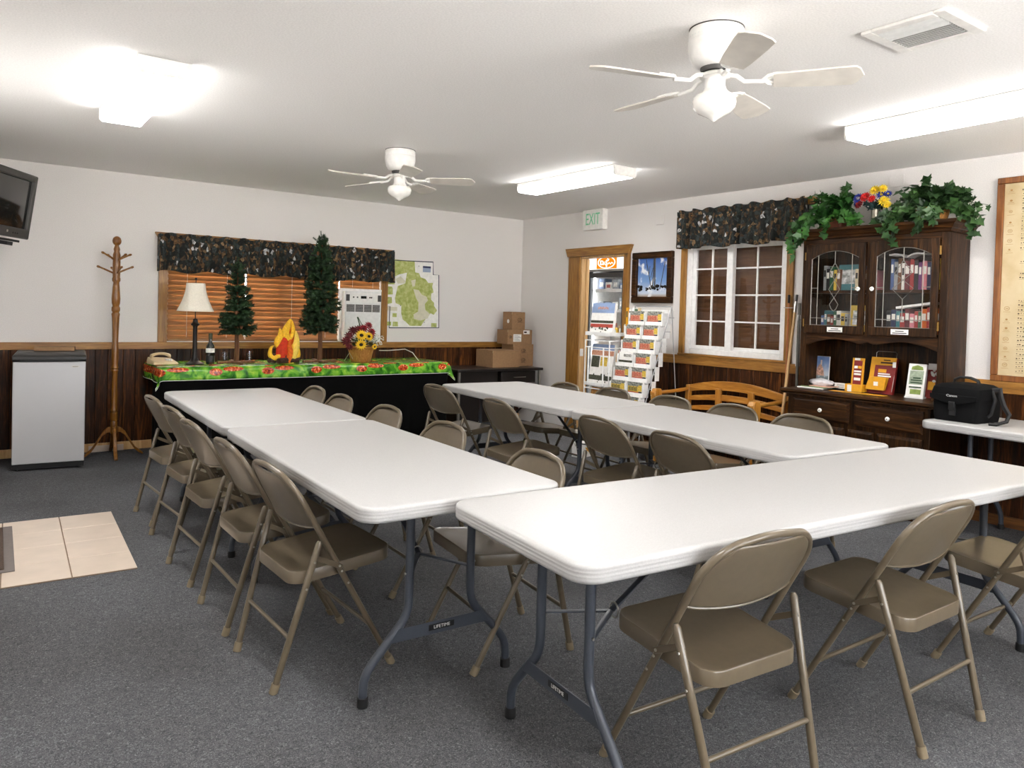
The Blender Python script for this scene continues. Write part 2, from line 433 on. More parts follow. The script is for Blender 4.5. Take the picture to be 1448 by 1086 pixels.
struct(holed('x', XL-TH, XL, YB, TH, 0, H, [(-3.12, -2.63, 1.28, 1.88)]).obj('wall_left', M['wall'], smooth=False), 'white left wall outside the picture', 'wall')  # the hole serves the small window added in the entry door
struct(holed('y', YB-TH, YB, XL-TH, TH, 0, H, BW).obj('wall_back', M['wall'], smooth=False), 'white wall behind the camera', 'wall')
struct(holed('x', 3.4, 3.5, -5, 2.6, 0, H, []).obj('wall_shop', M['wall'], smooth=False), 'white wall of the shop behind the doorway', 'wall')
struct(holed('y', 2.4, 2.5, TH, 3.5, 0, H, []).obj('wall_shop_far', M['wall'], smooth=False), 'white end wall of the shop behind the doorway', 'wall')
struct(holed('y', -5.1, -5.0, TH, 3.5, 0, H, []).obj('wall_shop_near', M['wall'], smooth=False), 'white near wall of the shop behind the gridded window', 'wall')

# wainscot boards, chair rails, baseboards
def boards(a0, a1, z0, z1, fn):
    mb = MB(); a = a0
    while a < a1-.01:
        w = rnd.choice((.10, .125, .14, .155)); b = min(a+w, a1)
        fn(mb, a+.002, b-.002, z0, z1); a = b
    return mb
struct(MB().box(XL, -.004, 0, 0, -.0005, RAIL-.05).box(-.004, YB, 0, -.0005, D1[0]-.10, RAIL-.05).obj('trim_5', plain('groove_dark', (34,18,10), .8), smooth=False), 'dark groove backing behind the plank wainscot', 'trim')
wf = boards(XL, 0, 0, RAIL-.04, lambda mb, a, b, z0, z1: mb.box(a, -.016, z0, b, -.002, z1))
struct(wf.obj('trim_1', M['plank'], smooth=False, bevel=.003, seg=1), 'dark knotty pine plank wainscot along the far wall', 'wainscot')
wr = MB()
for a0, a1 in ((YB, D1[0]-.10),):
    for v in (boards(a0, a1, 0, RAIL-.04, lambda mb, a, b, z0, z1: mb.box(-.016, a, z0, -.002, b, z1)),): wr.add(v.v, v.f)
struct(wr.obj('trim_2', M['plank'], smooth=False, bevel=.003, seg=1), 'dark knotty pine plank wainscot along the right wall', 'wainscot')
struct(Bx(XL, -.03, RAIL-.065, -.0, 0, RAIL).obj('trim_3', M['rail'], smooth=False, bevel=.004), 'golden pine chair rail along the far wall', 'trim')
struct(Bx(-.03, YB, RAIL-.085, 0, D1[0]-.115, RAIL).obj('trim_4', M['rail_y'], smooth=False, bevel=.004), 'golden pine chair rail along the right wall', 'trim')
struct(Bx(XL, -.028, 0, 0, -.001, .075).obj('baseboard_far', M['pale_z'], smooth=False, bevel=.003), 'pale wood baseboard along the far wall', 'baseboard')
struct(Bx(-.028, YB, 0, -.001, D1[0]-.115, .075).obj('baseboard_right', M['base_y'], smooth=False, bevel=.003), 'brown wood baseboard along the right wall', 'baseboard')

for k, (a, b, c, d_) in enumerate(BW):
    w = thing('window_%d' % (k+3), 'unseen white window added for fill light behind the camera, %s' % ('on the fridge side' if k == 0 else 'on the hutch side'), 'window'); w['kind'] = 'structure'
    MB().box(a, YB-.09, c, a+.05, YB-.03, d_).box(b-.05, YB-.09, c, b, YB-.03, d_).box(a+.05, YB-.09, c, b-.05, YB-.03, c+.05).box(a+.05, YB-.09, d_-.05, b-.05, YB-.03, d_).box((a+b)/2-.025, YB-.09, c+.05, (a+b)/2+.025, YB-.03, d_-.05).obj('window_frame', M['vinyl'], w, bevel=.004)
    Bx(a+.05, YB-.062, c+.05, b-.05, YB-.058, d_-.05).obj('pane', M['glass'], w, smooth=False)
w = thing('door_2', 'white entry door at the tiled patch, its small window added for fill light', 'door'); w['kind'] = 'structure'
a, b, d_ = D2[0], D2[1], D2[3]
MB().box(XL+.001, a, .005, XL+.03, -3.12, d_).box(XL+.001, -2.63, .005, XL+.03, b, d_).box(XL+.001, -3.12, .005, XL+.03, -2.63, 1.28).box(XL+.001, -3.12, 1.88, XL+.03, -2.63, d_).obj('door_leaf', M['vinyl'], w, bevel=.004)
Bx(XL+.012, -3.12, 1.28, XL+.016, -2.63, 1.88).obj('pane', M['glass'], w, smooth=False)  # small door window, added to let fill light onto the left ceiling
for z0_, z1_ in ((.18, .85),): Bx(XL+.0305, a+.14, z0_, XL+.036, b-.14, z1_).obj('door_panel', M['vinyl'], w, bevel=.003)
MB().box(XL+.0005, a-.08, 0, XL+.02, a, d_+.08).box(XL+.0005, b, 0, XL+.02, b+.08, d_+.08).box(XL+.0005, a, d_, XL+.02, b, d_+.08).obj('casing', M['rail_z'], w, bevel=.003)
MB().tube([(XL+.03, b-.06, .98), (XL+.07, b-.06, .98), (XL+.07, b-.17, .98)], .01, 8).obj('handle', M['steel'], w)

# tiled entry patch and doormat
a = math.radians(-2.4)
P = T(-4.934, -2.262, 0) @ RZ(-.042)
tl = MB()
for i in range(5):
    for j in range(4):
        x1 = -i*.29; tl.box(x1-.284+(0 if i else .0), -j*.302-.299, .001, x1, -j*.302, .007, M=P)
g = struct(Bx(-1.42, -1.21, .0004, 0, 0, .0045, M=P).obj('floor_tile_grout', M['grout'], smooth=False), 'brown grout bed of the tiled entry patch', 'grout')
struct(tl.obj('floor_tile', M['tile'], smooth=False, bevel=.0015, seg=1), 'cream ceramic tile patch let into the carpet', 'tile floor')
t = thing('doormat', 'brown pile doormat with grey rubber edge on the cream tiles', 'doormat', (0,0,0))
PM = T(-5.468, -2.35, 0) @ RZ(-.03)
Bx(-.62, -.88, .0075, 0, 0, .012, M=PM).obj('rubber_edge', M['mat_edge'], t, bevel=.002)
Bx(-.58, -.845, .0125, -.045, -.035, .02, M=PM).obj('pile', M['soil'], t, bevel=.003)

# ------------------------------------------------------------------ far window: frame, glass, casing, blind, valance
x0, x1, z0, z1 = W1
w = thing('window_1', 'wide far window behind the wooden blind', 'window'); w['kind'] = 'structure'
fr = MB()
for q in ((x0, .05, z0, x0+.05, .11, z1), (x1-.05, .05, z0, x1, .11, z1), (x0+.05, .05, z0, x1-.05, .11, z0+.05), (x0+.05, .05, z1-.05, x1-.05, .11, z1), (-3.09, .05, z0+.05, -3.04, .11, z1-.05)): fr.box(*q)
fr.obj('window_frame', M['vinyl'], w, bevel=.004)
Bx(x0+.05, .078, z0+.05, x1-.05, .082, z1-.05).obj('pane', M['glass'], w, smooth=False)
cs = MB()
cs.box(-4.245, -.024, RAIL, x0, 0, 1.98).box(x1, -.024, RAIL, -1.88, 0, 1.98)
cs.obj('casing', M['rail_z'], w, bevel=.003)
hd = MB(); hd.prism([(-4.245, 1.94), (-1.88, 1.94), (-1.84, 2.012), (-4.285, 2.012)], 0, .05, M=RX(PI/2)); hd.obj('head_casing', M['rail'], w, bevel=.002)
# wooden slat blind: 24 slats per stretch
bl = thing('window_blind', 'wide orange-brown wooden slat blind drawn down over the far window', 'blind', (0, 0, 0))
sl = MB(); bx0, bx1 = -4.155, -2.445
n = 20
for i in range(n):
    z = 1.03+.0475*i
    sl.box(bx0, -.026, -.0016, -3.44, .026, .0016, M=T(0, .025, z) @ RX(math.radians(68+1.5*math.sin(i*2.3))))
    sl.box(-3.425, -.026, -.0016, bx1, .026, .0016, M=T(0, .025, z) @ RX(math.radians(65+1.6*math.sin(i*1.7))))
sl.obj('slat', M['slat'], bl, smooth=False)
Bx(bx0, .0, 1.90, -1.96, .05, 1.938).obj('head_rail', M['slat'], bl, bevel=.003)
Bx(bx0, .006, .994, bx1, .044, 1.012).obj('bottom_rail', M['slat'], bl, bevel=.003)
for x in (-3.99, -3.62, -3.432, -2.97, -2.60):
    cm = MB().tube([(x, -.006, 1.03), (x, -.006, 1.90)], .0022, 6)
    cm.obj('ladder_cord', M['cord'], bl)
sb = thing('window_blind', 'short end of wooden slat blind gathered above the white air conditioner', 'blind', (0,0,0))
s2 = MB()
for i in range(8): s2.box(-2.435, -.026, -.0016, -1.965, .026, .0016, M=T(0, .025, 1.578+.046*i) @ RX(math.radians(70)))
s2.obj('slat', M['slat'], sb, smooth=False)
for x in (-2.30, -2.06): MB().tube([(x, -.008, 1.58), (x, -.008, 1.9)], .002, 6).obj('ladder_cord', M['cord'], sb)
MB().tube([(-3.435, -.012, 1.9), (-3.437, -.02, 1.5), (-3.43, -.012, 1.06)], .0045, 6).obj('pull_cord', M['cord'], bl)

def valance(name, label, W, drop, M_, seed):
    """gathered rod-pocket valance, local x along the rod, front towards -y"""
    r = random.Random(seed); t = thing(name, label, 'valance'); t.matrix_world = M_
    ph = [r.uniform(0, 6.28) for _ in range(6)]
    def g(u): return .5*math.sin(u*W*58+ph[0]+1.6*math.sin(u*W*9+ph[1]))+.5*math.sin(u*W*31+ph[2]+1.3*math.sin(u*W*13+ph[3]))
    def fn(u, v):
        z = -drop*v+.018*(math.sin(u*W*38+ph[4])*.5+.5)*(1-v)**6 + .012*math.sin(u*W*17+ph[5])*v**3
        pin = math.exp(-((v-.13)/.06)**2)
        flare = .022+.018*v
        return (W*u, -.075-flare*g(u)*(1-.55*pin)-.02*v+.02*pin, z)
    mb = MB().sheet(fn, int(W*130), 14)
    mb.sheet(lambda u, v: (0 if v else 0, -.10+.10*u, -drop*v), 4, 6).sheet(lambda u, v: (W, -.10+.10*u, -drop*v), 4, 6)
    mb.obj('gathered_cloth', M['camo'], t, solid=.003, ang=80)
    MB().tube([(0, -.04, -.04), (W, -.04, -.04)], .012, 8).obj('rod', M['rail'], t)
    return t
valance('curtain_valance', 'long gathered camouflage valance across the far window', 2.40, .345, T(-4.262, -.03, 1.992), 3)

# ------------------------------------------------------------------ window air conditioner
t = thing('air_conditioner', 'white window air conditioner set into the right end of the far window', 'air conditioner', (-2.205, 0, .99))
w = .215
Bx(-w, -.09, 0, w, .30, .545).obj('housing', M['whitep'], t, bevel=.008)
Bx(-w+.012, -.098, .425, w-.012, -.088, .53).obj('control_panel', M['white'], t, bevel=.004)
c = MB()
for x in (-.185, .185): c.box(x-.02, -.1005, .44, x+.02, -.098, .51)
c.obj('side_grille', M['tvbody'], t)
Bx(-.035, -.1005, .468, .03, -.098, .497).obj('display', M['screen'], t)
kb = MB()
for x in (-.12, -.075, .07, .09): kb.box(x-.008, -.1008, .474, x+.008, -.098, .49)
kb.obj('button', M['tvbody'], t)
vt = MB().box(-w+.02, -.092, .325, w-.02, -.0885, .405); vt.obj('outlet_recess', M['tvbody'], t)
lv = MB()
for i in range(5): lv.box(-w+.02, -.099, .335+i*.016, w-.02, -.091, .3375+i*.016)
for x in (-.10, 0, .10): lv.box(x-.003, -.1, .325, x+.003, -.09, .405)
lv.obj('outlet_louvre', M['white'], t)
gr = MB()
for i in range(20): gr.box(-w+.02, -.097, .04+i*.0135, w-.02, -.089, .0475+i*.0135)
gr.obj('intake_grille', M['whitep'], t)
Bx(-w-.03, -.02, 0, -w, .10, .56).obj('accordion_panel', M['white'], t, bevel=.004)
Bx(-w-.03, -.03, .545, w+.03, .10, .575).obj('top_strip', M['white'], t, bevel=.004)

# ------------------------------------------------------------------ right wall: doorway, gridded window
d = thing('door_1', 'doorway with golden pine casing in the right wall', 'doorway'); d['kind'] = 'structure'
y0, y1 = D1[0], D1[1]
MB().box(-.024, y1, 0, 0, y1+.195, 2.045).obj('casing', M['rail_z'], d, bevel=.004)
MB().box(-.024, y0-.085, 0, 0, y0, 2.045).obj('casing', M['rail_z'], d, bevel=.004)
MB().prism([(y0-.085, 2.015), (y1+.195, 2.015), (y1+.235, 2.11), (y0-.125, 2.11)], 0, .045, M=Matrix(((0,0,-1,0),(1,0,0,0),(0,1,0,0),(0,0,0,1)))).obj('head_casing', M['rail_y'], d, bevel=.002)
MB().box(-.002, y1-.022, 0, TR-.003, y1, 2.015).box(-.002, y0, 0, TR-.003, y0+.022, 2.015).box(-.002, y0, 1.993, TR-.003, y1, 2.015).obj('jamb', M['pale_z'], d, bevel=.002)
Bx(.06, y1-.034, 0, .10, y1-.022, 1.99).obj('stop', M['pale_z'], d)
Bx(.0, y1-.026, .875, .05, y1-.021, .96).obj('strike_plate', M['porc'], d, bevel=.002)

y0, y1, z0, z1 = W2
w = thing('window_2', 'white sliding window with grids in the right wall', 'window'); w['kind'] = 'structure'
f = MB()
f.box(.0, y0, z0, .09, y0+.05, z1).box(.0, y1-.06, z0, .09, y1, z1).box(.0, y0+.05, z0, .09, y1-.06, z0+.05).box(.0, y0+.05, z1-.05, .09, y1-.06, z1)
f.obj('window_frame', M['vinyl'], w, bevel=.005)
ym = -3.205
for (a, b, xx) in ((ym-.01, y1-.06, .015), (y0+.05, ym+.03, .045)):
    s = MB(); e = .042
    s.box(xx, a, z0+.05, xx+.03, a+e, z1-.05).box(xx, b-e, z0+.05, xx+.03, b, z1-.05).box(xx, a+e, z0+.05, xx+.03, b-e, z0+.05+e*.8).box(xx, a+e, z1-.05-e, xx+.03, b-e, z1-.05)
    so = s.obj('sash', M['vinyl'], w, bevel=.004)
    Bx(xx+.012, a+e, z0+.08, xx+.016, b-e, z1-.09).obj('pane', M['glass'], so, smooth=False)
    gm = MB(); yc = (a+b)/2
    gm.box(xx+.004, yc-.007, z0+.08, xx+.02, yc+.007, z1-.09)
    for k in range(1, 4): 
        zz = z0+.07+(z1-z0-.1)*k/4+.0
        gm.box(xx+.0035, a+e, zz-.007, xx+.0205, b-e, zz+.007)
    gm.obj('muntin_grid', M['vinyl'], so, smooth=False)
Bx(.0, ym-.035, z0+.05, .05, ym+.035, z1-.05).obj('meeting_rail', M['vinyl'], w, bevel=.005)
MB().box(-.024, y0-.068, RAIL-.02, 0, y0, 2.1).box(-.024, y1, RAIL-.02, 0, y1+.064, 2.1).obj('casing', M['rail_z'], w, bevel=.003)
Bx(-.036, y0-.068, RAIL+.0005, 0, y1+.064, z0).obj('sill', M['rail_y'], w, bevel=.004)
MB().prism([(y0-.068, 2.08), (y1+.064, 2.08), (y1+.10, 2.16), (y0-.105, 2.16)], 0, .045, M=Matrix(((0,0,-1,0),(1,0,0,0),(0,1,0,0),(0,0,0,1)))).obj('head_casing', M['rail_y'], w, bevel=.002)
Bx(-.05, -4.07, 2.325, 0, -3.62, 2.385).obj('valance_bracket', M['rail_y'], w, bevel=.002)
b2 = thing('window_blind', 'dark brown wooden slat blind behind the white gridded window', 'blind')
s = MB()
for i in range(25): s.box(-.0016, y0+.01, -.026, .0016, y1-.01, .026, M=T(.118, 0, 1.03+i*.044) @ RY(math.radians(-13)))
s.obj('slat', M['slat_dark'], b2, smooth=False)
for yy in (-3.62, -3.40, -3.0, -2.84): MB().tube([(.09, yy, 1.02), (.09, yy, 2.08)], .002, 6).obj('ladder_cord', M['slat_dark'], b2)
valance('curtain_valance', 'shorter gathered camouflage valance over the white gridded window', 1.345, .355, T(-.03, -2.665, 2.372) @ RZ(-PI/2), 8)

# ------------------------------------------------------------------ exit sign, blank wall plates, pictures
t = thing('exit_sign', 'white exit sign with green letters above the doorway', 'exit sign', (0, -1.385, 2.30))
Bx(-.075, -.165, 0, 0, .165, .225).obj('housing', M['white'], t, bevel=.006)
text('exit_letters', 'EXIT', M['exitg'], .185, t, (-.0755, 0, .112), (PI/2, 0, -PI/2), .001, sx=.62)
for (yy, zz, lab) in ((-2.33, 2.335, 'blank white wall plate high between the exit sign and the camouflage valance'), (-4.725, 2.435, 'blank white wall plate high above the hutch flowers')):
    t = thing('wall_plate', lab, 'wall plate', (0, yy, zz))
    Bx(-.012, -.055, -.047, 0, .055, .047).obj('cover', M['wall'], t, bevel=.004)
    q = MB()
    for k in range(4): q.box(-.0135, -.035, -.03+k*.018, -.0115, .035, -.026+k*.018)
    q.obj('louvre', M['wall'], t)

t = thing('framed_picture', 'dark-framed picture of bare poles against a blue sky beside the doorway', 'picture', (-.002, -2.262, 1.752))
hw, hh = .275, .262
f = MB()
for q in ((-hw, -hh, hw, -hh+.065), (-hw, hh-.065, hw, hh), (-hw, -hh+.065, -hw+.065, hh-.065), (hw-.065, -hh+.065, hw, hh-.065)):
    f.box(-.045, q[0], q[1], 0, q[2], q[3])
f.obj('frame', M['hutch'], t, bevel=.008)
m, nt, b = newmat('painted_sky'); mp = coords(nt, (1,1,1))
sx = nt.nodes.new('ShaderNodeSeparateXYZ'); ln(nt, mp, 'Vector', sx, 'Vector')
mr = nd(nt, 'ShaderNodeMapRange'); mr.inputs['From Min'].default_value = -.2; mr.inputs['From Max'].default_value = .2; ln(nt, sx, 'Z', mr, 'Value')
n = nd(nt, 'ShaderNodeTexNoise', Scale=11.0, Detail=4.0); ln(nt, mp, 'Vector', n, 'Vector')
r1 = ramp(nt, [(0, (150,120,80)), (.09, (196,206,220)), (.4, (120,156,206)), (1, (58,98,172))]); ln(nt, mr, 'Result', r1, 'Fac')
r2 = ramp(nt, [(.55, (0,0,0,1)), (.66, (1,1,1,1))]); ln(nt, n, 'Fac', r2, 'Fac')
mx = nd(nt, 'ShaderNodeMix', data_type='RGBA'); ln(nt, r2, 'Color', mx, 0); ln(nt, r1, 'Color', mx, 6); mx.inputs[7].default_value = lin((236,238,242)); ln(nt, mx, 2, b, 'Base Color')
b.inputs['Roughness'].default_value = .3
Bx(-.012, -hw+.06, -hh+.06, -.006, hw-.06, hh-.06).obj('painting', m, t, smooth=False)
q = MB(); rr = random.Random(2)
def strk(p, w): q.tube([(-.0125, a, b) for a, b in p], w, 6)
strk([(.0, -.1), (-.01, .06), (-.01, .2)], .006); strk([(-.03, -.1), (-.025, .2)], .008); strk([(.02, -.11), (.06, .05), (.09, .14)], .004); strk([(.055, .03), (.045, .12)], .003); strk([(.075, .1), (.10, .19)], .003)
strk([(-.1, -.12), (-.14, .06), (-.16, .16)], .004); strk([(.03, 0), (.0, .1)], .003)
q.obj('painted_tree', M['tvbody'], t)
q = MB()
for k in range(36):
    q.ball((-.0125, rr.uniform(-.2, .2), rr.uniform(-.13, -.085)), rr.uniform(.008, .022), 8, 5, sc=(.08, 1, .8))
q.obj('painted_foliage', M['bronze'], t)

# tan chart of little symbols in a wooden frame
t = thing('framed_chart', 'tall wood-framed tan chart of small brown symbols at the right edge', 'framed chart', (-.004, -5.88, 1.671))
hw, hh, e = .455, .69, .042
f = MB()
for q in ((-hw, -hh, hw, -hh+e), (-hw, hh-e, hw, hh), (-hw, -hh+e, -hw+e, hh-e), (hw-e, -hh+e, hw, hh-e)): f.box(-.03, q[0], q[1], 0, q[2], q[3])
f.obj('frame', wood('chart_frame', (92,50,18), (128,76,30), (152,98,44), 'z', .45, .2, .8), t, bevel=.005)
Bx(-.012, -hw+e-.005, -hh+e-.005, -.004, hw-e+.005, hh-e+.005).obj('paper', blotch('aged_paper', [(.3, (184,163,124)), (.5, (198,179,142)), (.7, (205,189,156))], 6, 4, 0, .8, 'LINEAR'), t, smooth=False)
rr = random.Random(5); q = MB(); q2 = MB()
for k in range(9):
    cx = hw-e-.04-.088*k; z = hh-e-.045; faint = k % 2 == 0
    while z > -hh+e+.03:
        gap = -.14 < z < .20
        if not gap or rr.random() < .12:
            if faint:
                s_ = rr.uniform(.010, .017); m_ = rr.random()
                if m_ < .5:
                    q2.tube([(-.0125, cx+s_*math.cos(a), z+s_*.8*math.sin(a)) for a in [j*PI/6 for j in range(12)]], .0013, 4, closed=True)
                    q2.box(-.0128, cx-s_*.5, z-.002, -.0122, cx+s_*.5, z+.002)
                else:
                    q2.ball((-.0122, cx, z), s_*.55, 8, 5, sc=(.05, 1, .8)); q2.box(-.0128, cx-s_, z-s_*.9, -.0122, cx+s_, z-s_*.75)
                q2.box(-.0128, cx-.022, z-.024, -.0122, cx+.022, z-.0222)
            else:
                for m_ in range(3):
                    yy = cx+(m_-1)*.017+rr.uniform(-.003, .003)
                    q.ball((-.0122, yy, z+rr.uniform(-.003, .003)), rr.uniform(.0035, .006), 6, 4, sc=(.08, 1.2, .8))
                q.box(-.0128, cx-.024, z-.0125, -.0122, cx+.024, z-.0112)
        z -= rr.uniform(.055, .075) if faint else rr.uniform(.024, .034)
q.obj('printed_symbol', M['ink'], t); q2.obj('faint_symbol', plain('faded_ink', (158,120,72), .8), t)

# site map on the far wall
t = thing('site_map', 'white site map with green blotches on the far wall beside the valance', 'map', (-1.55, 0, 1.53))
pts = [(-.34, .372), (.247, .385), (.252, .237), (.327, .237), (.346, -.38), (-.30, -.386), (-.296, -.146), (-.362, -.146)]
MT = T(0, -.003, 0) @ RX(PI/2)
MB().prism(pts, 0, .008, M=MT).obj('board', M['paper'], t, smooth=False)
MB().tube([(x, -.012, z) for x, z in pts], .0055, 6, closed=True).obj('border', plain('navy_border', (48,50,70), .6), t)
olive = blotch('map_olive', [(.3, (152,162,80)), (.5, (174,182,104)), (.7, (198,202,140))], 26, 4, .5, .7, 'LINEAR')
pale = plain('map_pale', (212,208,186), .7, noise=.03)
def blob(poly, z0, z1, name, mat):
    MB().prism(poly, z0, z1, M=MT).obj(name, mat, t, smooth=False)
px = lambda a, b: ((a/9.444+550-585.6)/35.2*.345, -(b/9.444+360-417)/46.5*.385)
G = [[(20,120),(60,95),(340,110),(350,250),(400,260),(420,310),(480,330),(520,380),(580,375),(570,430),(590,500),(560,520),(560,600),(600,640),(600,680),(640,740),(600,800),(560,780),(480,880),(440,950),(300,950),(250,900),(210,870),(190,790),(190,690),(120,660),(110,600),(140,440),(230,400),(250,260),(150,290),(100,320),(50,260),(60,180),(10,160)], [(10,370),(60,350),(100,370),(100,420),(10,420)], [(10,450),(70,450),(80,480),(80,550),(10,555)], [(10,585),(70,585),(75,660),(10,680)], [(85,790),(135,790),(135,840),(85,840)], [(20,900),(70,900),(70,950),(20,950)], [(90,900),(150,900),(155,960),(90,960)], [(570,910),(640,910),(640,965),(570,965)]]
for g in G: blob([px(*p) for p in g], .008, .0092, 'planted_area', olive)
for g in ([(330,470),(400,480),(440,540),(500,560),(520,610),(480,660),(490,740),(550,790),(520,850),(430,880),(350,860),(340,800),(400,760),(400,640),(370,590)], [(110,350),(170,310),(230,370),(220,400),(140,410)], [(20,710),(140,710),(140,760),(20,760)], [(300,360),(360,340),(350,430),(320,440)]):
    blob([px(*p) for p in g], .0092, .0102, 'pale_area', pale)
blob([px(*p) for p in [(445,160),(545,160),(545,240),(445,240)]], .0085, .0105, 'legend_box', plain('map_legend', (150,162,186), .7))
blob([px(*p) for p in [(445,160),(545,160),(545,185),(445,185)]], .0095, .0115, 'legend_header', plain('map_navy', (40,48,84), .7))
q = MB()
rr = random.Random(4)
for c in [(215,450),(155,480),(285,370),(315,590),(275,685),(345,715),(235,780),(435,535),(180,690),(500,815),(395,165),(490,550),(480,900)]:
    x, z = px(*c); q.ball((x, -.0105, z), .008, 6, 4, sc=(1.2, .1, .9))
q.obj('marker', M['tvbody'], t)

# ------------------------------------------------------------------ ceiling: lamps, vent, fans
def fixture(label, cx, y_far, L, rz):
    t = thing('ceiling_light', label, 'ceiling light', (cx, y_far, H), rz, 'fluorescent ceiling lights')
    hw = .118
    Bx(-hw+.002, -L+.005, -.0305, hw-.002, -.005, -.003).obj('pan', M['white'], t, bevel=.002)
    prof_ = [(-hw, -.03), (-hw+.004, -.06), (-hw+.025, -.08), (hw-.025, -.08), (hw-.004, -.06), (hw, -.03)]
    ya, yb = -L+.012, -.012
    MB().add([(-hw+.014, ya, -.0805), (hw-.014, ya, -.0805), (hw-.014, yb, -.0805), (-hw+.014, yb, -.0805)], [(0, 1, 2, 3)]).obj('diffuser', M['diff'], t, smooth=False)
    for s in (-1, 1):
        MB().loft([[(s*hw, y, -.03), (s*(hw-.003), y, -.068), (s*(hw-.013), y, -.080), (s*(hw-.02), y, -.078), (s*(hw-.012), y, -.03)] for y in (ya, yb)]).obj('side_lens', M['side_lens'], t, smooth=False)
    pe = [(-hw-.003, -.004), (-hw-.001, -.070), (-hw+.011, -.084), (hw-.011, -.084), (hw+.001, -.070), (hw+.003, -.004)]
    for ya in (-L, -.012): MB().loft([[(x, ya, z) for x, z in pe], [(x, ya+.012, z) for x, z in pe]]).obj('end_cap', M['white'], t, smooth=False)
fixture('lit white fluorescent ceiling light near the left wall', -4.945, -2.46, 1.26, 0)
fixture('lit white fluorescent ceiling light in front of the doorway corner', -1.555, -2.13, 1.26, 0)
fixture('lit white fluorescent ceiling light above the bag table and the hutch plants', -1.355, -5.155, 1.26, -.06)
fixture('unseen fluorescent ceiling light added for even light at the camera end of the room', -4.80, -5.45, 1.26, 0)  # out-of-view fourth lamp completing the grid, added to even out the light

t = thing('ceiling_vent', 'white louvred air vent in the ceiling beyond the nearer fan', 'air vent', (-2.645, -6.15, H), -.02)
f = MB()
for q in ((-.165, -.165, .165, -.12), (-.165, .12, .165, .165), (-.165, -.12, -.12, .12), (.12, -.12, .165, .12)): f.box(q[0], q[1], -.014, q[2], q[3], 0)
f.obj('frame', M['white'], t, bevel=.004)
Bx(-.125, -.125, -.003, .125, .125, 0).obj('duct', M['tvbody'], t)
l = MB()
for i in range(13):
    x = -.112+i*.0187
    l.box(-.009, -.118, -.0012, .009, .118, .0012, M=T(x, 0, -.011) @ RY(.75 if i < 5 else -.7))
l.obj('louvre', M['whitep'], t, smooth=False)

def fan(label, x, y, ang, S=1.0):
    t = thing('ceiling_fan', label, 'ceiling fan', (x, y, H), 0, 'white ceiling fans')
    MB().lathe([(0.0355, -.004), (0.1079, -.004), (0.11, -.0)], 32).obj('canopy_gasket', M['tvbody'], t)
    MB().lathe([(0, -.155), (0.0639, -.155), (0.08875, -.142), (0.1008, -.120), (0.1051, -.105), (0.1065, -.095), (0.1108, -.088), (0.1108, -.05), (0.1079, -.046), (0.11, -.04), (0.11, -.012), (0.1065, -.004)], 40).obj('motor_housing', M['white'], t)
    mb = MB()
    for k in range(40):
        a = 2*PI*k/40; mb.box(.1095, -.003, -.04, .1112, .003, -.034, M=RZ(a))
    mb.obj('vent_bead', M['whitep'], t)
    MB().lathe([(0, -.178), (0.04402, -.178), (0.0568, -.172), (0.05964, -.160), (0.05964, -.155)], 32).obj('vent_ring', M['tvbody'], t)
    MB().lathe([(0, -.20), (0.05325, -.20), (0.06248, -.194), (0.06248, -.184), (0.0497, -.176)], 32).obj('flywheel', M['white'], t)
    MB().lathe([(0, -.262), (0.04828, -.262), (0.05112, -.256), (0.04402, -.246), (0.04118, -.24), (0.04118, -.20)], 32).obj('light_fitter', M['white'], t)
    MB().lathe([(0, -.372), (0.00852, -.369), (0.0213, -.358), (0.03905, -.348), (0.06532, -.335), (0.08094, -.318), (0.08662, -.296), (0.08591, -.282), (0.07668, -.268), (0.05325, -.262)], 36).obj('glass_globe', plain('opal_glass', (240,238,232), .15, coat=.4), t)
    for k in range(5):
        a = ang+2*PI*k/5
        R_ = RZ(a)
        B = R_ @ T(.0, 0, -.222) @ RX(math.radians(-13))
        br = MB()
        br.tube([(.045, 0, .03), (.085, 0, .022), (.115, 0, -.002), (.19, 0, -.006)], .009, 8, M=R_ @ T(0, 0, -.215))
        for sgn in (-1, 1):
            br.tube([(.185, 0, .008), (.205, sgn*.032, .008), (.235, sgn*.042, .008), (.275, sgn*.038, .008)], .0065, 8, M=B)
            br.tube([(.19, 0, .008), (.225, sgn*.014, .008), (.25, sgn*.012, .008)], .005, 8, M=B)
        bo = br.obj('blade_bracket', M['white'], t)
        L = .555*S
        out = [(.225, -.048), (.30, -.056), (L-.09, -.066), (L-.035, -.066), (L-.018, -.048), (L-.008, -.02), (L, 0), (L-.008, .02), (L-.018, .048), (L-.035, .066), (L-.09, .066), (.30, .056), (.225, .048)]
        MB().prism(out, .0, .007, M=B).obj('blade', M['blade'], bo, bevel=.0015, seg=1)
fan('nearer white ceiling fan, largest in view, with schoolhouse globe', -3.262, -5.63, math.radians(18))
fan('farther white ceiling fan over the row of trees', -3.13, -2.65, math.radians(36))
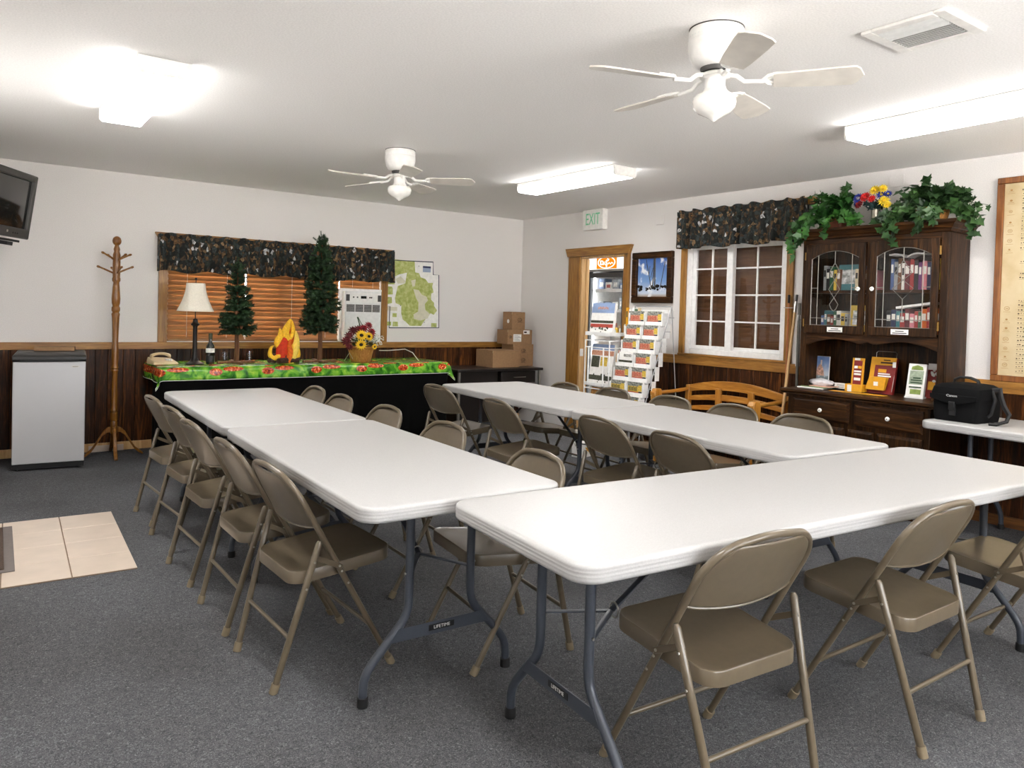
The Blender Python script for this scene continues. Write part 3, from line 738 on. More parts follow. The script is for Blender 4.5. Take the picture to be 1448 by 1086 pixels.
# ------------------------------------------------------------------ white folding tables
def fix_top(L, W):
    zt = .737; th = .052; r = .07
    edge = [(.018, 0), (.008, .0015), (.002, .006), (0, .013), (.0009, .016), (0, .019), (0, .024), (.0009, .027), (0, .030), (0, .035), (.0009, .038), (0, .041), (.002, .047), (.007, th), (.03, th), (.04, th-.012)]
    rings = [[(x, y, zt-dz) for x, y in rrect(-L/2+i, -W/2+i, L/2-i, W/2-i, max(.02, r-i), 7)] for i, dz in edge]
    return MB().loft(rings)
LEGP = [(.125, .69), (.125, .345), (.127, .315), (.134, .288), (.148, .262), (.258, .140), (.278, .112), (.288, .085), (.291, .055), (.291, .012)]
def folding_table(label, L, W, loc, rz, badge=True):
    t = thing('folding_table', label, 'table', loc, rz, 'white folding tables')
    fix_top(L, W).obj('table_top', M['table'], t, ang=50)
    for e in (-1, 1):
        xe = e*(L/2-.215)
        for s in (-1, 1):
            lg = MB().tube([(xe, s*y, z) for y, z in LEGP], .0155, 14).obj('leg', M['leg'], t)
            MB().lathe([(.0, 0), (.0185, 0), (.0195, .004), (.0185, .032), (.0165, .034)], 16, M=T(xe, s*.291, 0)).obj('foot_cap', M['rubber'], lg)
            MB().tube([(xe-e*.001, s*.125, .43), (xe-e*.001, s*.1435, .43)], .0045, 8).obj('rivet', M['steel'], lg)
        cp = MB().prism([(-.205, .20), (.205, .20), (.172, .245), (-.172, .245)], -.002, .002, M=T(xe+e*.014, 0, 0) @ RZ(PI/2) @ RX(PI/2)).obj('cross_plate', M['leg'], t, bevel=.001)
        Bx(xe+e*.0165-.0015, -.052, .214, xe+e*.0165+.0015, .052, .236).obj('badge', M['black'], cp, bevel=.003)
        text('badge_letters', 'LIFETIME', M['porc'], .0165, cp, (xe+e*.0185, 0, .225), (PI/2, 0, e*PI/2), .0003, sx=1.05)
        hub = (xe-e*.18, 0, .43)
        br = MB()
        for s in (-1, 1):
            p0 = Vector((xe, s*.125, .415)); p1 = Vector(hub)
            br.tube([p0, p0.lerp(p1, .3), p1], .011, 6, sx=.4)
        br.obj('fold_arm', M['leg'], t)
        st = MB().tube([hub, (xe-e*.36, 0, .55), (xe-e*.56, 0, .684)], .012, 6, sx=.5).obj('brace', M['leg'], t)
        MB().tube([(hub[0]-e*.012, .02*math.cos(k*PI/6), hub[2]+.024*math.sin(k*PI/6)) for k in range(12)], .003, 6, closed=True).obj('lock_ring', M['steel'], st)
        Bx(xe-.02, -.17, .672, xe+.02, .17, .686).obj('leg_hinge', M['leg'], t, bevel=.003)
    rl = MB()
    for s in (-1, 1): rl.box(-L/2+.12, s*(W/2-.20)-.012, .668, L/2-.12, s*(W/2-.20)+.012, .697)
    rl.obj('frame_rail', M['leg'], t, bevel=.002)
    return t
def place(ox, oy, a, x0, x1, y0, y1):
    """centre of a rectangle given in a frame with origin (ox, oy) turned by a"""
    cx, cy = (x0+x1)/2, (y0+y1)/2
    return (ox+math.cos(a)*cx-math.sin(a)*cy, oy+math.sin(a)*cx+math.cos(a)*cy, 0)
A1, A2, A3 = -.037, -.062, -.083
R1 = (-4.582, -1.966, A1); R2 = (-2.462, -2.1735, A2); R3 = (-4.4247, -5.5422, A3)
folding_table('white folding table at the far end of the long left row', 1.775, .788, place(*R1, 0, .788, -1.777, 0), A1+PI/2)
folding_table('white folding table at the near end of the long left row', 1.775, .788, place(*R1, 0, .788, -3.564, -1.783), A1+PI/2)
folding_table('white folding table at the far end of the right row, nearest the black desk', 1.79, .815, place(*R2, 0, .815, -1.792, 0), A2+PI/2)
folding_table('white folding table at the near end of the right row, before the bench', 1.695, .815, place(*R2, 0, .815, -3.493, -1.798), A2+PI/2)
folding_table('long white folding table crossing the foreground', 2.577, .7345, place(*R3, 0, 2.577, -.7345, -.008), A3)
folding_table('white folding table under the camera bag, against the right wall', 1.8, .70, (-.45, -6.21, 0), PI/2-.09)

# ------------------------------------------------------------------ tan steel folding chairs
# local frame: +x is the way the sitter faces, origin midway between the rear feet
def make_chair(label, loc, rz):
    t = thing('folding_chair', label, 'chair', loc, rz, 'tan steel folding chairs')
    mt = M['chair']
    # tilt of the front tube: from the front foot up and back to the top of the backrest
    F = Vector((.452, 0, 0)); D = (Vector((.025, 0, .775))-F); LN = D.length; D.normalize(); N = Vector((D.z, 0, -D.x))  # N: forward-up normal
    def P(s, y, o=0): q = F+D*s+N*o; return (q.x, y, q.z)
    hw = .224; rc = .13; rt = .0112
    join = .50
    up = [(join, -hw)]; top = LN-rt
    for i in range(9):
        a = PI/2*i/8; up.append((top-.008-rc+rc*math.sin(a), -hw+rc-rc*math.cos(a)))
    for i in range(1, 6): 
        y = (-hw+rc)*(1-i/6*1.0); up.append((top-.008*(y/(hw-rc))**2, y))
    path = up+[(s, -y) for s, y in up[::-1]]
    dedup = []
    for q in path:
        if not dedup or (abs(q[0]-dedup[-1][0])+abs(q[1]-dedup[-1][1])) > 1e-4: dedup.append(q)
    MB().tube([P(s, y) for s, y in dedup], rt, 12).obj('back_frame', mt, t)
    # backrest: dished panel inside the hoop, lower edge rolled to the rear
    lo = LN-.232
    def hoop(s):
        d = top-.008-rc
        if s <= d: return hw-.004
        k = min(1, (s-d)/rc); return max(.02, hw-rc+rc*math.sqrt(max(0, 1-k*k))-.004)
    def fn(u, v):
        s = lo+(top-.012-lo)*v; y = (2*u-1)*hoop(s)
        bowl = -.030*(1-(y/hw)**2)*(1-.55*v)
        e = min(1, min((1-abs(2*u-1))*hoop(s)/.03, (1-v)*.23/.03)); step = -.004*e
        droop = -.010*(1-(y/hw)**2)*(1-v)
        return P(s+droop, y, bowl+step)
    b = MB().sheet(fn, 26, 18); 
    rim = [Vector(fn(i/26, 0)) for i in range(27)]
    bo = b.obj('backrest', mt, t, solid=.003, ang=80)
    MB().tube(rim, .0042, 8).obj('rolled_edge', mt, bo)
    # seat: sheet-steel pan with deep skirt, sloping down to the rear
    def ring(i, z): return [(x, y, z) for x, y in rrect(.062+i, -.198+i, .462-i, .198-i, max(.012, .062-i*.8), 6)]
    tl_ = .10
    def slope(p): return (p[0], p[1]*(1+.03*(p[0]-.26)/.2), p[2]+(p[0]-.062)*tl_)
    rings = [ring(.004, .360), ring(.0, .3602), ring(0, .4005), ring(.0015, .4033), ring(.004, .4045), ring(.0075, .4035), ring(.012, .4025), ring(.05, .4005), ring(.11, .399)]
    rings = [[slope(p) for p in r] for r in rings]
    MB().loft(rings).obj('seat', mt, t, ang=30)
    for s in (-1, 1):
        l = MB().tube([P(.0, s*.224), P(join, s*.224)], rt, 12).obj('leg', mt, t)
        MB().tube([(F+D*.0).to_tuple()[:1]+(s*.224, .0), P(.034, s*.224)], .0155, 12).obj('foot_cap', M['chair_cap'], l)
        rv = MB()
        for q in (.40, .455): rv.tube([P(q, s*.230), P(q, s*.2375)], .004, 8)
        rv.obj('rivet', M['steel'], l)
        y0, y1 = .198, .2435
        a = Vector((0, s*y0, 0)); c = Vector((.138, s*y1, .515))
        l = MB().tube([a, a.lerp(c, .5), c, c+(c-a).normalized()*.012], [.0122, .0122, .0122, .007], 12).obj('leg', mt, t)
        MB().tube([a, a.lerp(c, .065)], .0155, 12).obj('foot_cap', M['chair_cap'], l)
        rv = MB()
        for q in (.70, .88): 
            p = a.lerp(c, q); rv.tube([p, p+Vector((0, s*.0145, 0))], .004, 8)
        rv.obj('rivet', M['steel'], l)
        # hinge link between rear leg and front tube
        p0 = Vector((.125, s*.234, .468)); p1 = Vector((.222, s*.234, .42))
        d = (p1-p0).normalized(); w = Vector((-d.z, 0, d.x))*.0095
        MB().loft([[p0-d*.012-w, p0-d*.012+w, p1+d*.012+w, p1+d*.012-w], [q+Vector((0, s*.003, 0)) for q in (p0-d*.012-w, p0-d*.012+w, p1+d*.012+w, p1+d*.012-w)]]).obj('hinge_link', mt, t, bevel=.001, seg=1)
        hr = MB()
        for q in (p0, p1): hr.tube([q, q+Vector((0, s*.0065, 0))], .0045, 8)
        hr.obj('link_rivet', M['steel'], t)
    ya = .198+(.2435-.198)*.36
    MB().tube([(.050, -.2145, .186), (.050, .2145, .186)], .008, 10).obj('rear_stretcher', mt, t)
    MB().tube([P(.19, -.224), P(.19, .224)], .008, 10).obj('front_stretcher', mt, t)
    return t
R = math.radians
LS = 'outside the left table row'
spec = [
 ('tan folding chair %s, nearest the camera' % LS, -4.830, -4.865, 1.5),
 ('tan folding chair %s, second from the camera' % LS, -4.834, -4.300, 0),
 ('tan folding chair %s, middle of the five' % LS, -4.832, -3.667, 2),
 ('tan folding chair %s, second from the coat stand' % LS, -4.802, -3.095, 4),
 ('tan folding chair %s, nearest the coat stand' % LS, -4.792, -2.518, 3),
 ('tan folding chair inside the table square, where left row meets foreground table', -3.690, -5.165, 173),
 ('tan folding chair inside the square by the left row, second from foreground table', -3.62, -4.29, 178),
 ('tan folding chair inside the square by the left row, middle of its five', -3.59, -3.55, 178),
 ('tan folding chair inside the square by the left row, second from black skirt', -3.61, -2.91, 178),
 ('tan folding chair inside the square by the left row, closest to black skirt', -3.57, -2.35, 178),
 ('tan folding chair inside the square by the right row, closest to black desk', -2.745, -2.53, 2),
 ('tan folding chair inside the square by the right row, second from black desk', -2.85, -3.50, -6),
 ('tan folding chair inside the square by the right row, second from foreground table', -2.80, -4.45, -6),
 ('tan folding chair inside the square by the right row, nearest foreground table', -2.84, -5.06, -8),
 ('tan folding chair behind the right row, in front of the white wall beside the doorway', -1.53, -2.78, 176),
 ('tan folding chair behind the right row, in front of the brochure rack', -1.45, -3.28, 176),
 ('tan folding chair behind the right row, before the left arm of the bench', -1.44, -3.88, 176),
 ('tan folding chair behind the right row, before the right arm of the bench', -1.43, -4.43, 176),
 ('tan folding chair behind the right row, in front of the hutch drawers', -1.46, -4.97, 176),
 ('tan folding chair pulled up to the foreground table, largest and nearest to the camera', -3.913, -6.44, 85.7),
 ('middle of the three tan folding chairs along the foreground table', -3.075, -6.545, 89),
 ('tan folding chair at the foreground table, cut off by the right picture edge', -2.30, -6.685, 87.5),
]
c0 = None
for lab, x, y, a in spec:
    if c0 is None: c0 = make_chair(lab, (x, y, 0), R(a))
    else: dup(c0, (x, y, 0), R(a), lab)
# ------------------------------------------------------------------ black-skirted table with the green printed cloth
TX0, TX1, TY0, TY1, TZ = -4.36, -1.55, -.80, -.07, .806
t = thing('serving_table', 'long table hidden by a black cloth along the far wall', 'table', ((TX0+TX1)/2, (TY0+TY1)/2, 0))
hx, hy = (TX1-TX0)/2, (TY1-TY0)/2
Bx(-hx, -hy, TZ-.035, hx, hy, TZ).obj('table_top', M['cred'], t, bevel=.004)
for sx_ in (-1, 1):
    for sy_ in (-1, 1): Bx(sx_*(hx-.10)-.02, sy_*(hy-.06)-.02, 0, sx_*(hx-.10)+.02, sy_*(hy-.06)+.02, TZ-.035).obj('leg', M['cred'], t)
def drape(hx, hy, over, nx, ny, flare, seed, lo=None):
    r = random.Random(seed); ph = [r.uniform(0, 6) for _ in range(4)]
    def fn(u, v):
        x = (2*u-1)*(hx+over[0]); y = -hy-over[1]+v*(2*hy+over[1]+over[2])
        dx = max(0, abs(x)-hx); dy = max(0, -hy-y); dyb = max(0, y-hy)
        cx = max(-hx, min(hx, x)); cy = max(-hy, min(hy, y))
        mn = min(dx, dy); z = -(max(dx, dy, dyb)+.5*mn)
        wv = (.006*math.sin(x*9+ph[0])+.004*math.sin(x*23+ph[1]))*min(1, dy/.05)
        ws = .008*math.sin(y*14+ph[2])*min(1, dx/.05)
        return (cx+math.copysign(.016*min(1, dx/.02)+flare*mn+ws, x), cy-(.016*min(1, dy/.02)+flare*mn+wv)+(.004*(dyb > 0)), z+.0025)
    return MB().sheet(fn, nx, ny), fn
sk = MB()
def skf(u, v):
    p = u*(2*hx+2*hy*.9)
    d = .004*math.sin(p*34)+.003*math.sin(p*19+1)
    if p < hy*.9: x, y = -hx-.004, hy*.0+hy*-.1*0+(-hy+hy*.9-p); x -= abs(d)*v
    elif p < hy*.9+2*hx: x, y = -hx+(p-hy*.9), -hy-.004-abs(d)*v
    else: x, y = hx+.004+abs(d)*v, -hy+(p-hy*.9-2*hx)
    return (x, y, TZ-.002-(TZ-.012)*v)
sk.sheet(skf, 260, 6)
o = sk.obj('table_skirt', M['blackcloth'], None, solid=.002, ang=80); o.location = ((TX0+TX1)/2, (TY0+TY1)/2, 0)
tag(o, 'black floor-length skirt hanging round the table along the far wall', 'table skirt')
mb, fn = drape(hx, hy, (.135, .115, 0), 150, 46, .42, 5)
t = thing('tablecloth', 'green vinyl tablecloth with red-orange food print over the black skirt', 'tablecloth', ((TX0+TX1)/2, (TY0+TY1)/2, TZ+.001))
mb.obj('printed_vinyl', M['cloth'], t, solid=.0015, ang=60)
edge = [Vector(fn(0, 1-i/30)) for i in range(31)]+[Vector(fn(i/150, 0)) for i in range(1, 151)]+[Vector(fn(1, i/30)) for i in range(1, 31)]
MB().tube(edge, .0022, 5).obj('white_hem', M['paper'], t)
TT = TZ+.0055

# ------------------------------------------------------------------ things standing on it
t = thing('table_lamp', 'table lamp with cream bell shade and dark bronze column', 'lamp', (-4.04, -.55, TT))
MB().lathe([(0, 0), (.078, 0), (.08, .008), (.066, .016), (.05, .024), (.036, .034), (.03, .05), (.022, .062), (.019, .09), (.0185, .33), (.022, .345), (.034, .352), (.036, .362), (.026, .372), (.02, .39), (.02, .402), (.012, .41), (.0, .412)], 24).obj('lamp_column', M['bronze'], t)
MB().tube([(0, 0, .40), (0, 0, .76)], .004, 8).obj('harp_rod', M['bronze'], t)
sp = MB(); rings = []
for i in range(15):
    v = i/14; r = .150*(1-v)**1.9+.078+(-.072*0); r = .078+.077*(1-v)**1.8
    rings.append([(r*(1+.012*math.cos(8*a))*math.cos(a), r*(1+.012*math.cos(8*a))*math.sin(a), .505-.03+.25*v) for a in [2*PI*k/48 for k in range(48)]])
sp.loft(rings, cap=False).obj('lamp_shade', M['shade'], t, solid=.003)
for k in range(8):
    a = 2*PI*k/8
    pass
MB().ball((0, 0, .765), .011, 10, 8).obj('finial', M['bronze'], t)
Bx(-.08, -.002, .71, .08, .002, .714).obj('spider_ring', M['bronze'], t)

t = thing('wine_bottle', 'dark wine bottle with white neck label beside the lamp', 'bottle', (-3.905, -.545, TT))
MB().lathe([(0, 0), (.034, 0), (.037, .006), (.037, .15), (.033, .17), (.018, .195), (.0145, .21), (.0145, .262), (.0165, .266), (.0165, .278), (0, .278)], 20).obj('bottle_glass', plain('dark_bottle_glass', (20,26,18), .12, coat=.6), t)
MB().lathe([(.0375, .02), (.0378, .022), (.0378, .075), (.0375, .077)], 20).obj('body_label', M['black'], t)
MB().lathe([(.0375, .105), (.0378, .107), (.0378, .142), (.0375, .144)], 20).obj('label', M['paper'], t)
MB().lathe([(.0175, .225), (.0175, .279), (.0, .2795)], 16).obj('capsule', plain('olive_capsule', (60,62,40), .5), t)

t = thing('desk_telephone', 'beige desk telephone at the left end of the green tablecloth', 'telephone', (-4.30, -.46, TT), .1)
MB().loft([[(-.09,-.10,0),(.12,-.10,0),(.12,.10,0),(-.09,.10,0)], [(-.09,-.10,.012),(.12,-.10,.012),(.12,.10,.022),(-.09,.10,.03)], [(-.085,-.09,.03),(.11,-.09,.022),(.11,.09,.05),(-.085,.09,.062)]]).obj('base', M['beige'], t, bevel=.006)
h = MB(); rings = []
for i in range(13):
    u = i/12; x = -.085+.16*u; e = abs(2*u-1); w = .018+.012*e**3; z = .082+.012*(1-e**2)-.012*e**3
    rings.append([(x, w*math.cos(a), z+(.012+.008*e**3)*math.sin(a)) for a in [2*PI*k/12 for k in range(12)]])
h.loft(rings).obj('handset', M['beige'], t)
MB().tube([(-.085+.012*k*.25, -.08-.01*math.cos(k*1.6)-.001*k, .01+.008*math.sin(k*1.6)) for k in range(24)], .0025, 5).obj('coiled_cord', M['beige'], t)
q = MB()
for i in range(4):
    for j in range(3): q.box(.035+.018*j, -.04+.02*i, .03, .047+.018*j, -.026+.02*i, .046)
q.obj('keypad', M['whitep'], t)
for (x, y, lab) in ((-3.735, -.40, 'small clear glass tumbler left of the smaller tree trunk'), (-3.50, -.38, 'small clear glass tumbler right of the smaller tree trunk')):
    t = MB().lathe([(0, 0), (.026, 0), (.03, .004), (.034, .10), (.031, .10), (.027, .01), (0, .01)], 18).obj('glass_tumbler', M['glass'], None)
    t.location = (x, y, TT); tag(t, lab, 'glass')

def fir(label, x, y, H_, z0, rmax, seed, lean=0):
    r = random.Random(seed)
    t = thing('artificial_fir', label, 'artificial tree', (x, y, TT), 0, 'artificial fir trees')
    b = MB(); b.box(-.17, -.018, .0, .17, .018, .022).box(-.018, -.17, .001, .018, .17, .0215); b.obj('cross_base', M['bark'], t, bevel=.003)
    MB().tube([(0, 0, .02), (.004, 0, z0*.6), (-.003, .002, z0+.12), (0, 0, H_-.10)], [.024, .021, .017, .006], 10).obj('trunk', M['bark'], t)
    f = MB(); levels = int((H_-z0)/.036)
    def sprig(p0, d, L, thick):
        n = max(3, int(L/.014)); side = d.cross(Vector((0,0,1))); side = side.normalized() if side.length > .05 else Vector((1,0,0))
        up = side.cross(d).normalized(); p = p0.copy(); dd = d.copy()
        for i in range(n):
            dd = (dd+Vector((r.gauss(0,.03), r.gauss(0,.03), .02))).normalized(); p = p+dd*(L/n)
            for k in range(13):
                a = r.uniform(0, 2*PI); o = (side*math.cos(a)+up*math.sin(a))*thick*r.uniform(.75, 1.2)+dd*thick*.9
                wv = dd.cross(o).normalized()*.0046
                f.add([p-wv, p+wv, p+o], [(0,1,2)])
        return p
    for i in range(levels):
        u = i/max(1, levels-1); z = z0+.03+(H_-z0-.10)*u; R_ = rmax*((1-u)**.62*.9+.16)*(1 if i else .8); R_ = min(R_, rmax)
        nb = 8 if u < .5 else (6 if u < .85 else 4); a0 = r.uniform(0, 6)
        for k in range(nb):
            a = a0+2*PI*k/nb+r.uniform(-.25, .25); L = R_*r.uniform(.72, 1.12); pit = r.uniform(-.35, .05)+.75*u**2
            d = Vector((math.cos(a)*math.cos(pit), math.sin(a)*math.cos(pit), math.sin(pit))).normalized()
            e = sprig(Vector((0,0,z)), d, L, .025)
            if L > .09:
                for s in (-1, 1):
                    d2 = (d+Vector((-math.sin(a), math.cos(a), r.uniform(-.1, .3)))*s*.8).normalized()
                    sprig(Vector((0,0,z))+d*L*.55, d2, L*.5, .023)
    for k in range(3): sprig(Vector((0,0,H_-.13)), Vector((math.cos(k*2.1+.5)*.8, math.sin(k*2.1+.5)*.8, .6)).normalized(), .10, .017)
    sprig(Vector((0,0,H_-.12)), Vector((0,0,1)), .12, .015)
    f.obj('foliage', M['fir'], t, smooth=False)
    for i in range(4):
        a = r.uniform(3.6, 5.8); z = z0+(H_-z0)*r.uniform(.1, .85); rr_ = rmax*.75
        MB().ball((rr_*math.cos(a)*.8, rr_*math.sin(a)*.8, z), .014, 8, 6, sc=(1, 1, 1.5)).obj('pine_cone', M['bark'], t)
fir('smaller dark green artificial fir between lamp and toy flames', -3.66, -.50, .975, .26, .148, 3)
fir('taller dark green artificial fir between toy flames and flower basket', -2.865, -.53, 1.285, .30, .185, 9)

# plush campfire
t = thing('toy_campfire', 'yellow and red fabric campfire toy between the two artificial firs', 'toy campfire', (-3.235, -.56, TT), .18)
yel = plain('yellow_felt', (236,182,44), .85, noise=.08, nscale=60); yel2 = plain('pale_yellow_felt', (242,206,92), .85, noise=.06, nscale=60)
ora = plain('orange_felt', (222,104,24), .85, noise=.1, nscale=50); red = plain('red_felt', (190,48,14), .85, noise=.1, nscale=50)
brn = plain('brown_felt', (64,40,30), .9, noise=.2, nscale=60)
def tongue(name, mat, pts, w, th, y):
    P_ = [Vector((x, y+yy, z)) for x, yy, z in pts]; n = len(P_); S = []
    for i in range(33):
        u = i/32*(n-1); k = min(int(u), n-2); q = u-k
        p0, p1, p2, p3 = P_[max(k-1, 0)], P_[k], P_[k+1], P_[min(k+2, n-1)]
        S.append(.5*((2*p1)+(p2-p0)*q+(2*p0-5*p1+4*p2-p3)*q*q+(3*p1-p0-3*p2+p3)*q**3))
    rings = []
    for i, p in enumerate(S):
        u = i/32; ww = w*max(.04, math.sin(PI*min(1, .22+.78*u))**.8); d = (S[min(i+1, 32)]-S[max(i-1, 0)]).normalized(); s = d.cross(Vector((0,1,0))).normalized()
        rings.append([p+s*ww*math.cos(a)+Vector((0,1,0))*th*max(.2, ww/w)*math.sin(a) for a in [2*PI*k/14 for k in range(14)]])
    MB().loft(rings).obj(name, mat, t)
tongue('flame', red, [(.0,0,.0), (-.035,0,.10), (-.02,0,.19), (.0,0,.26)], .062, .04, -.03)
tongue('flame', ora, [(.06,0,.0), (.05,0,.12), (.075,0,.24), (.06,0,.34)], .055, .03, .015)
tongue('flame', yel, [(.03,0,.22), (-.005,0,.29), (.02,0,.36), (.045,0,.425)], .038, .022, -.03)
tongue('flame', yel, [(.045,0,.23), (.075,0,.29), (.07,0,.36), (.055,0,.42)], .022, .02, -.028)
tongue('flame', yel2, [(.05,0,.0), (.085,0,.10), (.11,0,.20), (.10,0,.31)], .042, .026, -.04)
tongue('flame', yel, [(.10,0,.01), (.13,0,.07), (.125,0,.14), (.135,0,.19)], .028, .024, -.03)
tongue('flame', yel, [(.02,0,.0), (.035,0,.06), (.05,0,.12), (.06,0,.18)], .03, .024, -.05)
tongue('flame', yel, [(-.045,0,.14), (-.075,0,.20), (-.05,0,.26), (-.06,0,.335)], .04, .026, -.02)
tongue('flame', ora, [(.01,0,.01), (.03,0,.10), (.02,0,.17), (.03,0,.23)], .026, .03, -.062)
tongue('flame', yel, [(-.03,0,.135), (-.07,0,.075), (-.125,0,.05), (-.165,0,.085), (-.155,0,.15), (-.12,0,.17)], .024, .024, -.04)
for (x0, y0_, x1, y1_, z) in ((-.17,-.04,.02,.02,.03), (-.10,-.08,.12,-.03,.025), (.14,-.05,-.02,.06,.028), (-.15,.03,.0,-.05,.062), (.15,.03,.02,.06,.03)):
    MB().tube([(x0,y0_,z), ((x0+x1)/2,(y0_+y1_)/2,z+.004), (x1,y1_,z)], [.026,.028,.026], 12).obj('log', brn, t)

# basket with flowers
def leafq(mb, p, d, n, L, W_):
    s = d.cross(n).normalized(); n = s.cross(d)
    a = p; b_ = p+d*L*.45+s*W_*.5+n*L*.06; c = p+d*L+n*-.04*L; e = p+d*L*.45-s*W_*.5+n*L*.06; m_ = p+d*L*.5
    mb.add([a, b_, c, e, m_], [(0,1,4), (1,2,4), (2,3,4), (3,0,4)])
def rv(r): return Vector((r.gauss(0,1), r.gauss(0,1), r.gauss(0,1))).normalized()
def bloom(t, name, pm, cm, p, d, R_, n=14, layers=2):
    d = Vector(d).normalized(); u = d.orthogonal().normalized(); v = d.cross(u); mb = MB()
    for l in range(layers):
        for k in range(n):
            a = 2*PI*(k+.5*l)/n; dir_ = (u*math.cos(a)+v*math.sin(a))*(1-.18*l)+d*(.12+.4*l)
            leafq(mb, Vector(p)+dir_*R_*.22, dir_.normalized(), d, R_*.8*(1-.2*l), R_*.34)
    o = mb.obj(name, pm, t, solid=.0008)
    MB().ball(tuple(Vector(p)+d*R_*.1), R_*.34, 10, 6, sc=(1,1,.8)).obj('flower_centre', cm, o)
t = thing('flower_basket', 'wooden basket of sunflowers and dark red flowers below the air conditioner', 'flower basket', (-2.435, -.55, TT)); t.scale = (1.12, 1.12, 1.08)
MB().lathe([(0, 0), (.085, 0), (.09, .005), (.118, .13), (.112, .13), (.086, .012), (0, .012)], 26).obj('basket', M['basket'], t)
MB().tube([(.12*math.cos(k*PI/14), .12*math.sin(k*PI/14), .134) for k in range(28)], .011, 8, closed=True).obj('rim', M['basket'], t)
r = random.Random(12); fm = MB()
for k in range(150):
    d = Vector((r.gauss(0,1), r.gauss(0,1)-.2, abs(r.gauss(0,.8))+.1)).normalized(); p = Vector((0,0,.13))+Vector((d.x*.14, d.y*.11, d.z*.16))*r.uniform(.3, 1)
    leafq(fm, p, (d+rv(r)*.5).normalized(), Vector((0,0,1)), r.uniform(.04, .07), .025)
fm.obj('foliage', M['ivy2'], t, smooth=False)
wine = plain('wine_petals', (92,18,26), .7, noise=.15); wine2 = plain('crimson_petals', (140,20,34), .7, noise=.15); sun = plain('sunflower_petals', (232,188,28), .6, noise=.08); dk = plain('dark_seed', (36,26,14), .9); wht = plain('white_petals', (232,228,216), .7)
bloom(t, 'sunflower', sun, dk, (-.055, -.12, .25), (-.2,-1,.35), .058); bloom(t, 'sunflower', sun, dk, (-.06, -.13, .165), (-.3,-1,.1), .055); bloom(t, 'sunflower', sun, dk, (.01,-.13,.24), (.2,-1,.4), .05); bloom(t, 'small_sunflower', sun, dk, (.07,-.13,.145), (.2,-1,.0), .03)
for p, m_, s in (((-.14,-.05,.24), wine, .05), ((-.17,-.06,.19), wine, .055), ((-.10,-.04,.29), wine, .05), ((.0,-.04,.31), wine2, .05), ((.04,-.06,.34), wine2, .045), ((.06,-.08,.28), wine2, .05), ((-.04,-.02,.30), wine, .05), ((.05,-.09,.24), wine2, .04), ((-.15,-.08,.14), wine, .04)):
    bloom(t, 'red_flower', m_, wine, p, (p[0]*2, -1, .6), s, 10, 3)
wf_ = MB()
for k in range(70): wf_.ball((r.uniform(.08, .2), r.uniform(-.1, .05), r.uniform(.15, .27)), .006, 6, 4)
wf_.obj('babys_breath', wht, t)
st = MB()
for k in range(10): st.tube([(.03,0,.1), (r.uniform(.08,.14), r.uniform(-.06,.02), .18), (r.uniform(.1,.2), r.uniform(-.1,.05), r.uniform(.2,.27))], .0012, 4)
st.tube([(0,0,.12), (-.03,-.02,.36), (-.055,-.03,.42)], .005, 6).tube([(.02,0,.12), (.0,-.02,.34), (-.05,-.03,.42)], .003, 6)
st.obj('stem', M['ivy2'], t)
MB().tube([(-.10,-.05,.03), (-.15,-.09,.09), (-.20,-.1,.02)], .003, 5).obj('ribbon_wire', M['steel'], t)
# white cord hooped over the cloth
o = MB().tube([(-2.18,-.45,TT+.105), (-2.05,-.40,TT+.10), (-1.92,-.40,TT+.108), (-1.86,-.42,TT+.115), (-1.80,-.48,TT+.08), (-1.77,-.55,TT+.005), (-1.80,-.62,TT+.005)], .0042, 8).obj('white_cable', M['cord'], None)
tag(o, 'stiff white cable hooped over the right end of the green tablecloth', 'cable')

# ------------------------------------------------------------------ coat stand
t = thing('coat_stand', 'turned wooden coat stand beside the silver fridge', 'coat stand', (-4.64, -.30, 0))
MB().lathe([(.0,.20),(.026,.20),(.03,.215),(.03,.30),(.026,.31),(.033,.32),(.033,.38),(.024,.39),(.03,.40),(.027,.42),(.024,.44),(.023,.72),(.026,.74),(.032,.75),(.026,.765),(.032,.775),(.026,.79),(.025,.81),(.029,.90),(.027,.96),(.024,.98),(.026,1.10),(.03,1.22),(.034,1.245),(.026,1.26),(.034,1.275),(.034,1.30),(.026,1.315),(.033,1.34),(.035,1.38),(.028,1.48),(.024,1.52),(.033,1.535),(.033,1.555),(.029,1.565),(.03,1.60),(.031,1.67),(.03,1.76),(.022,1.79),(.026,1.81),(.018,1.835),(.016,1.845),(.024,1.85),(.034,1.866),(.036,1.885),(.03,1.906),(.015,1.92),(0,1.923)], 24).obj('pole', M['stand'], t)
for a, z, L in ((205, 1.72, .125), (25, 1.72, .125), (115, 1.71, .12), (295, 1.71, .12), (190, 1.60, .145), (5, 1.61, .125), (100, 1.60, .12), (280, 1.60, .12)):
    a = R(a); d = Vector((math.cos(a), math.sin(a), 0))
    MB().tube([d*.02+Vector((0,0,z)), d*(L*.9)+Vector((0,0,z+.045)), d*L+Vector((0,0,z+.05)), d*(L+.012)+Vector((0,0,z+.054))], [.0085,.0075,.011,.008], 10).obj('peg', M['stand'], t)
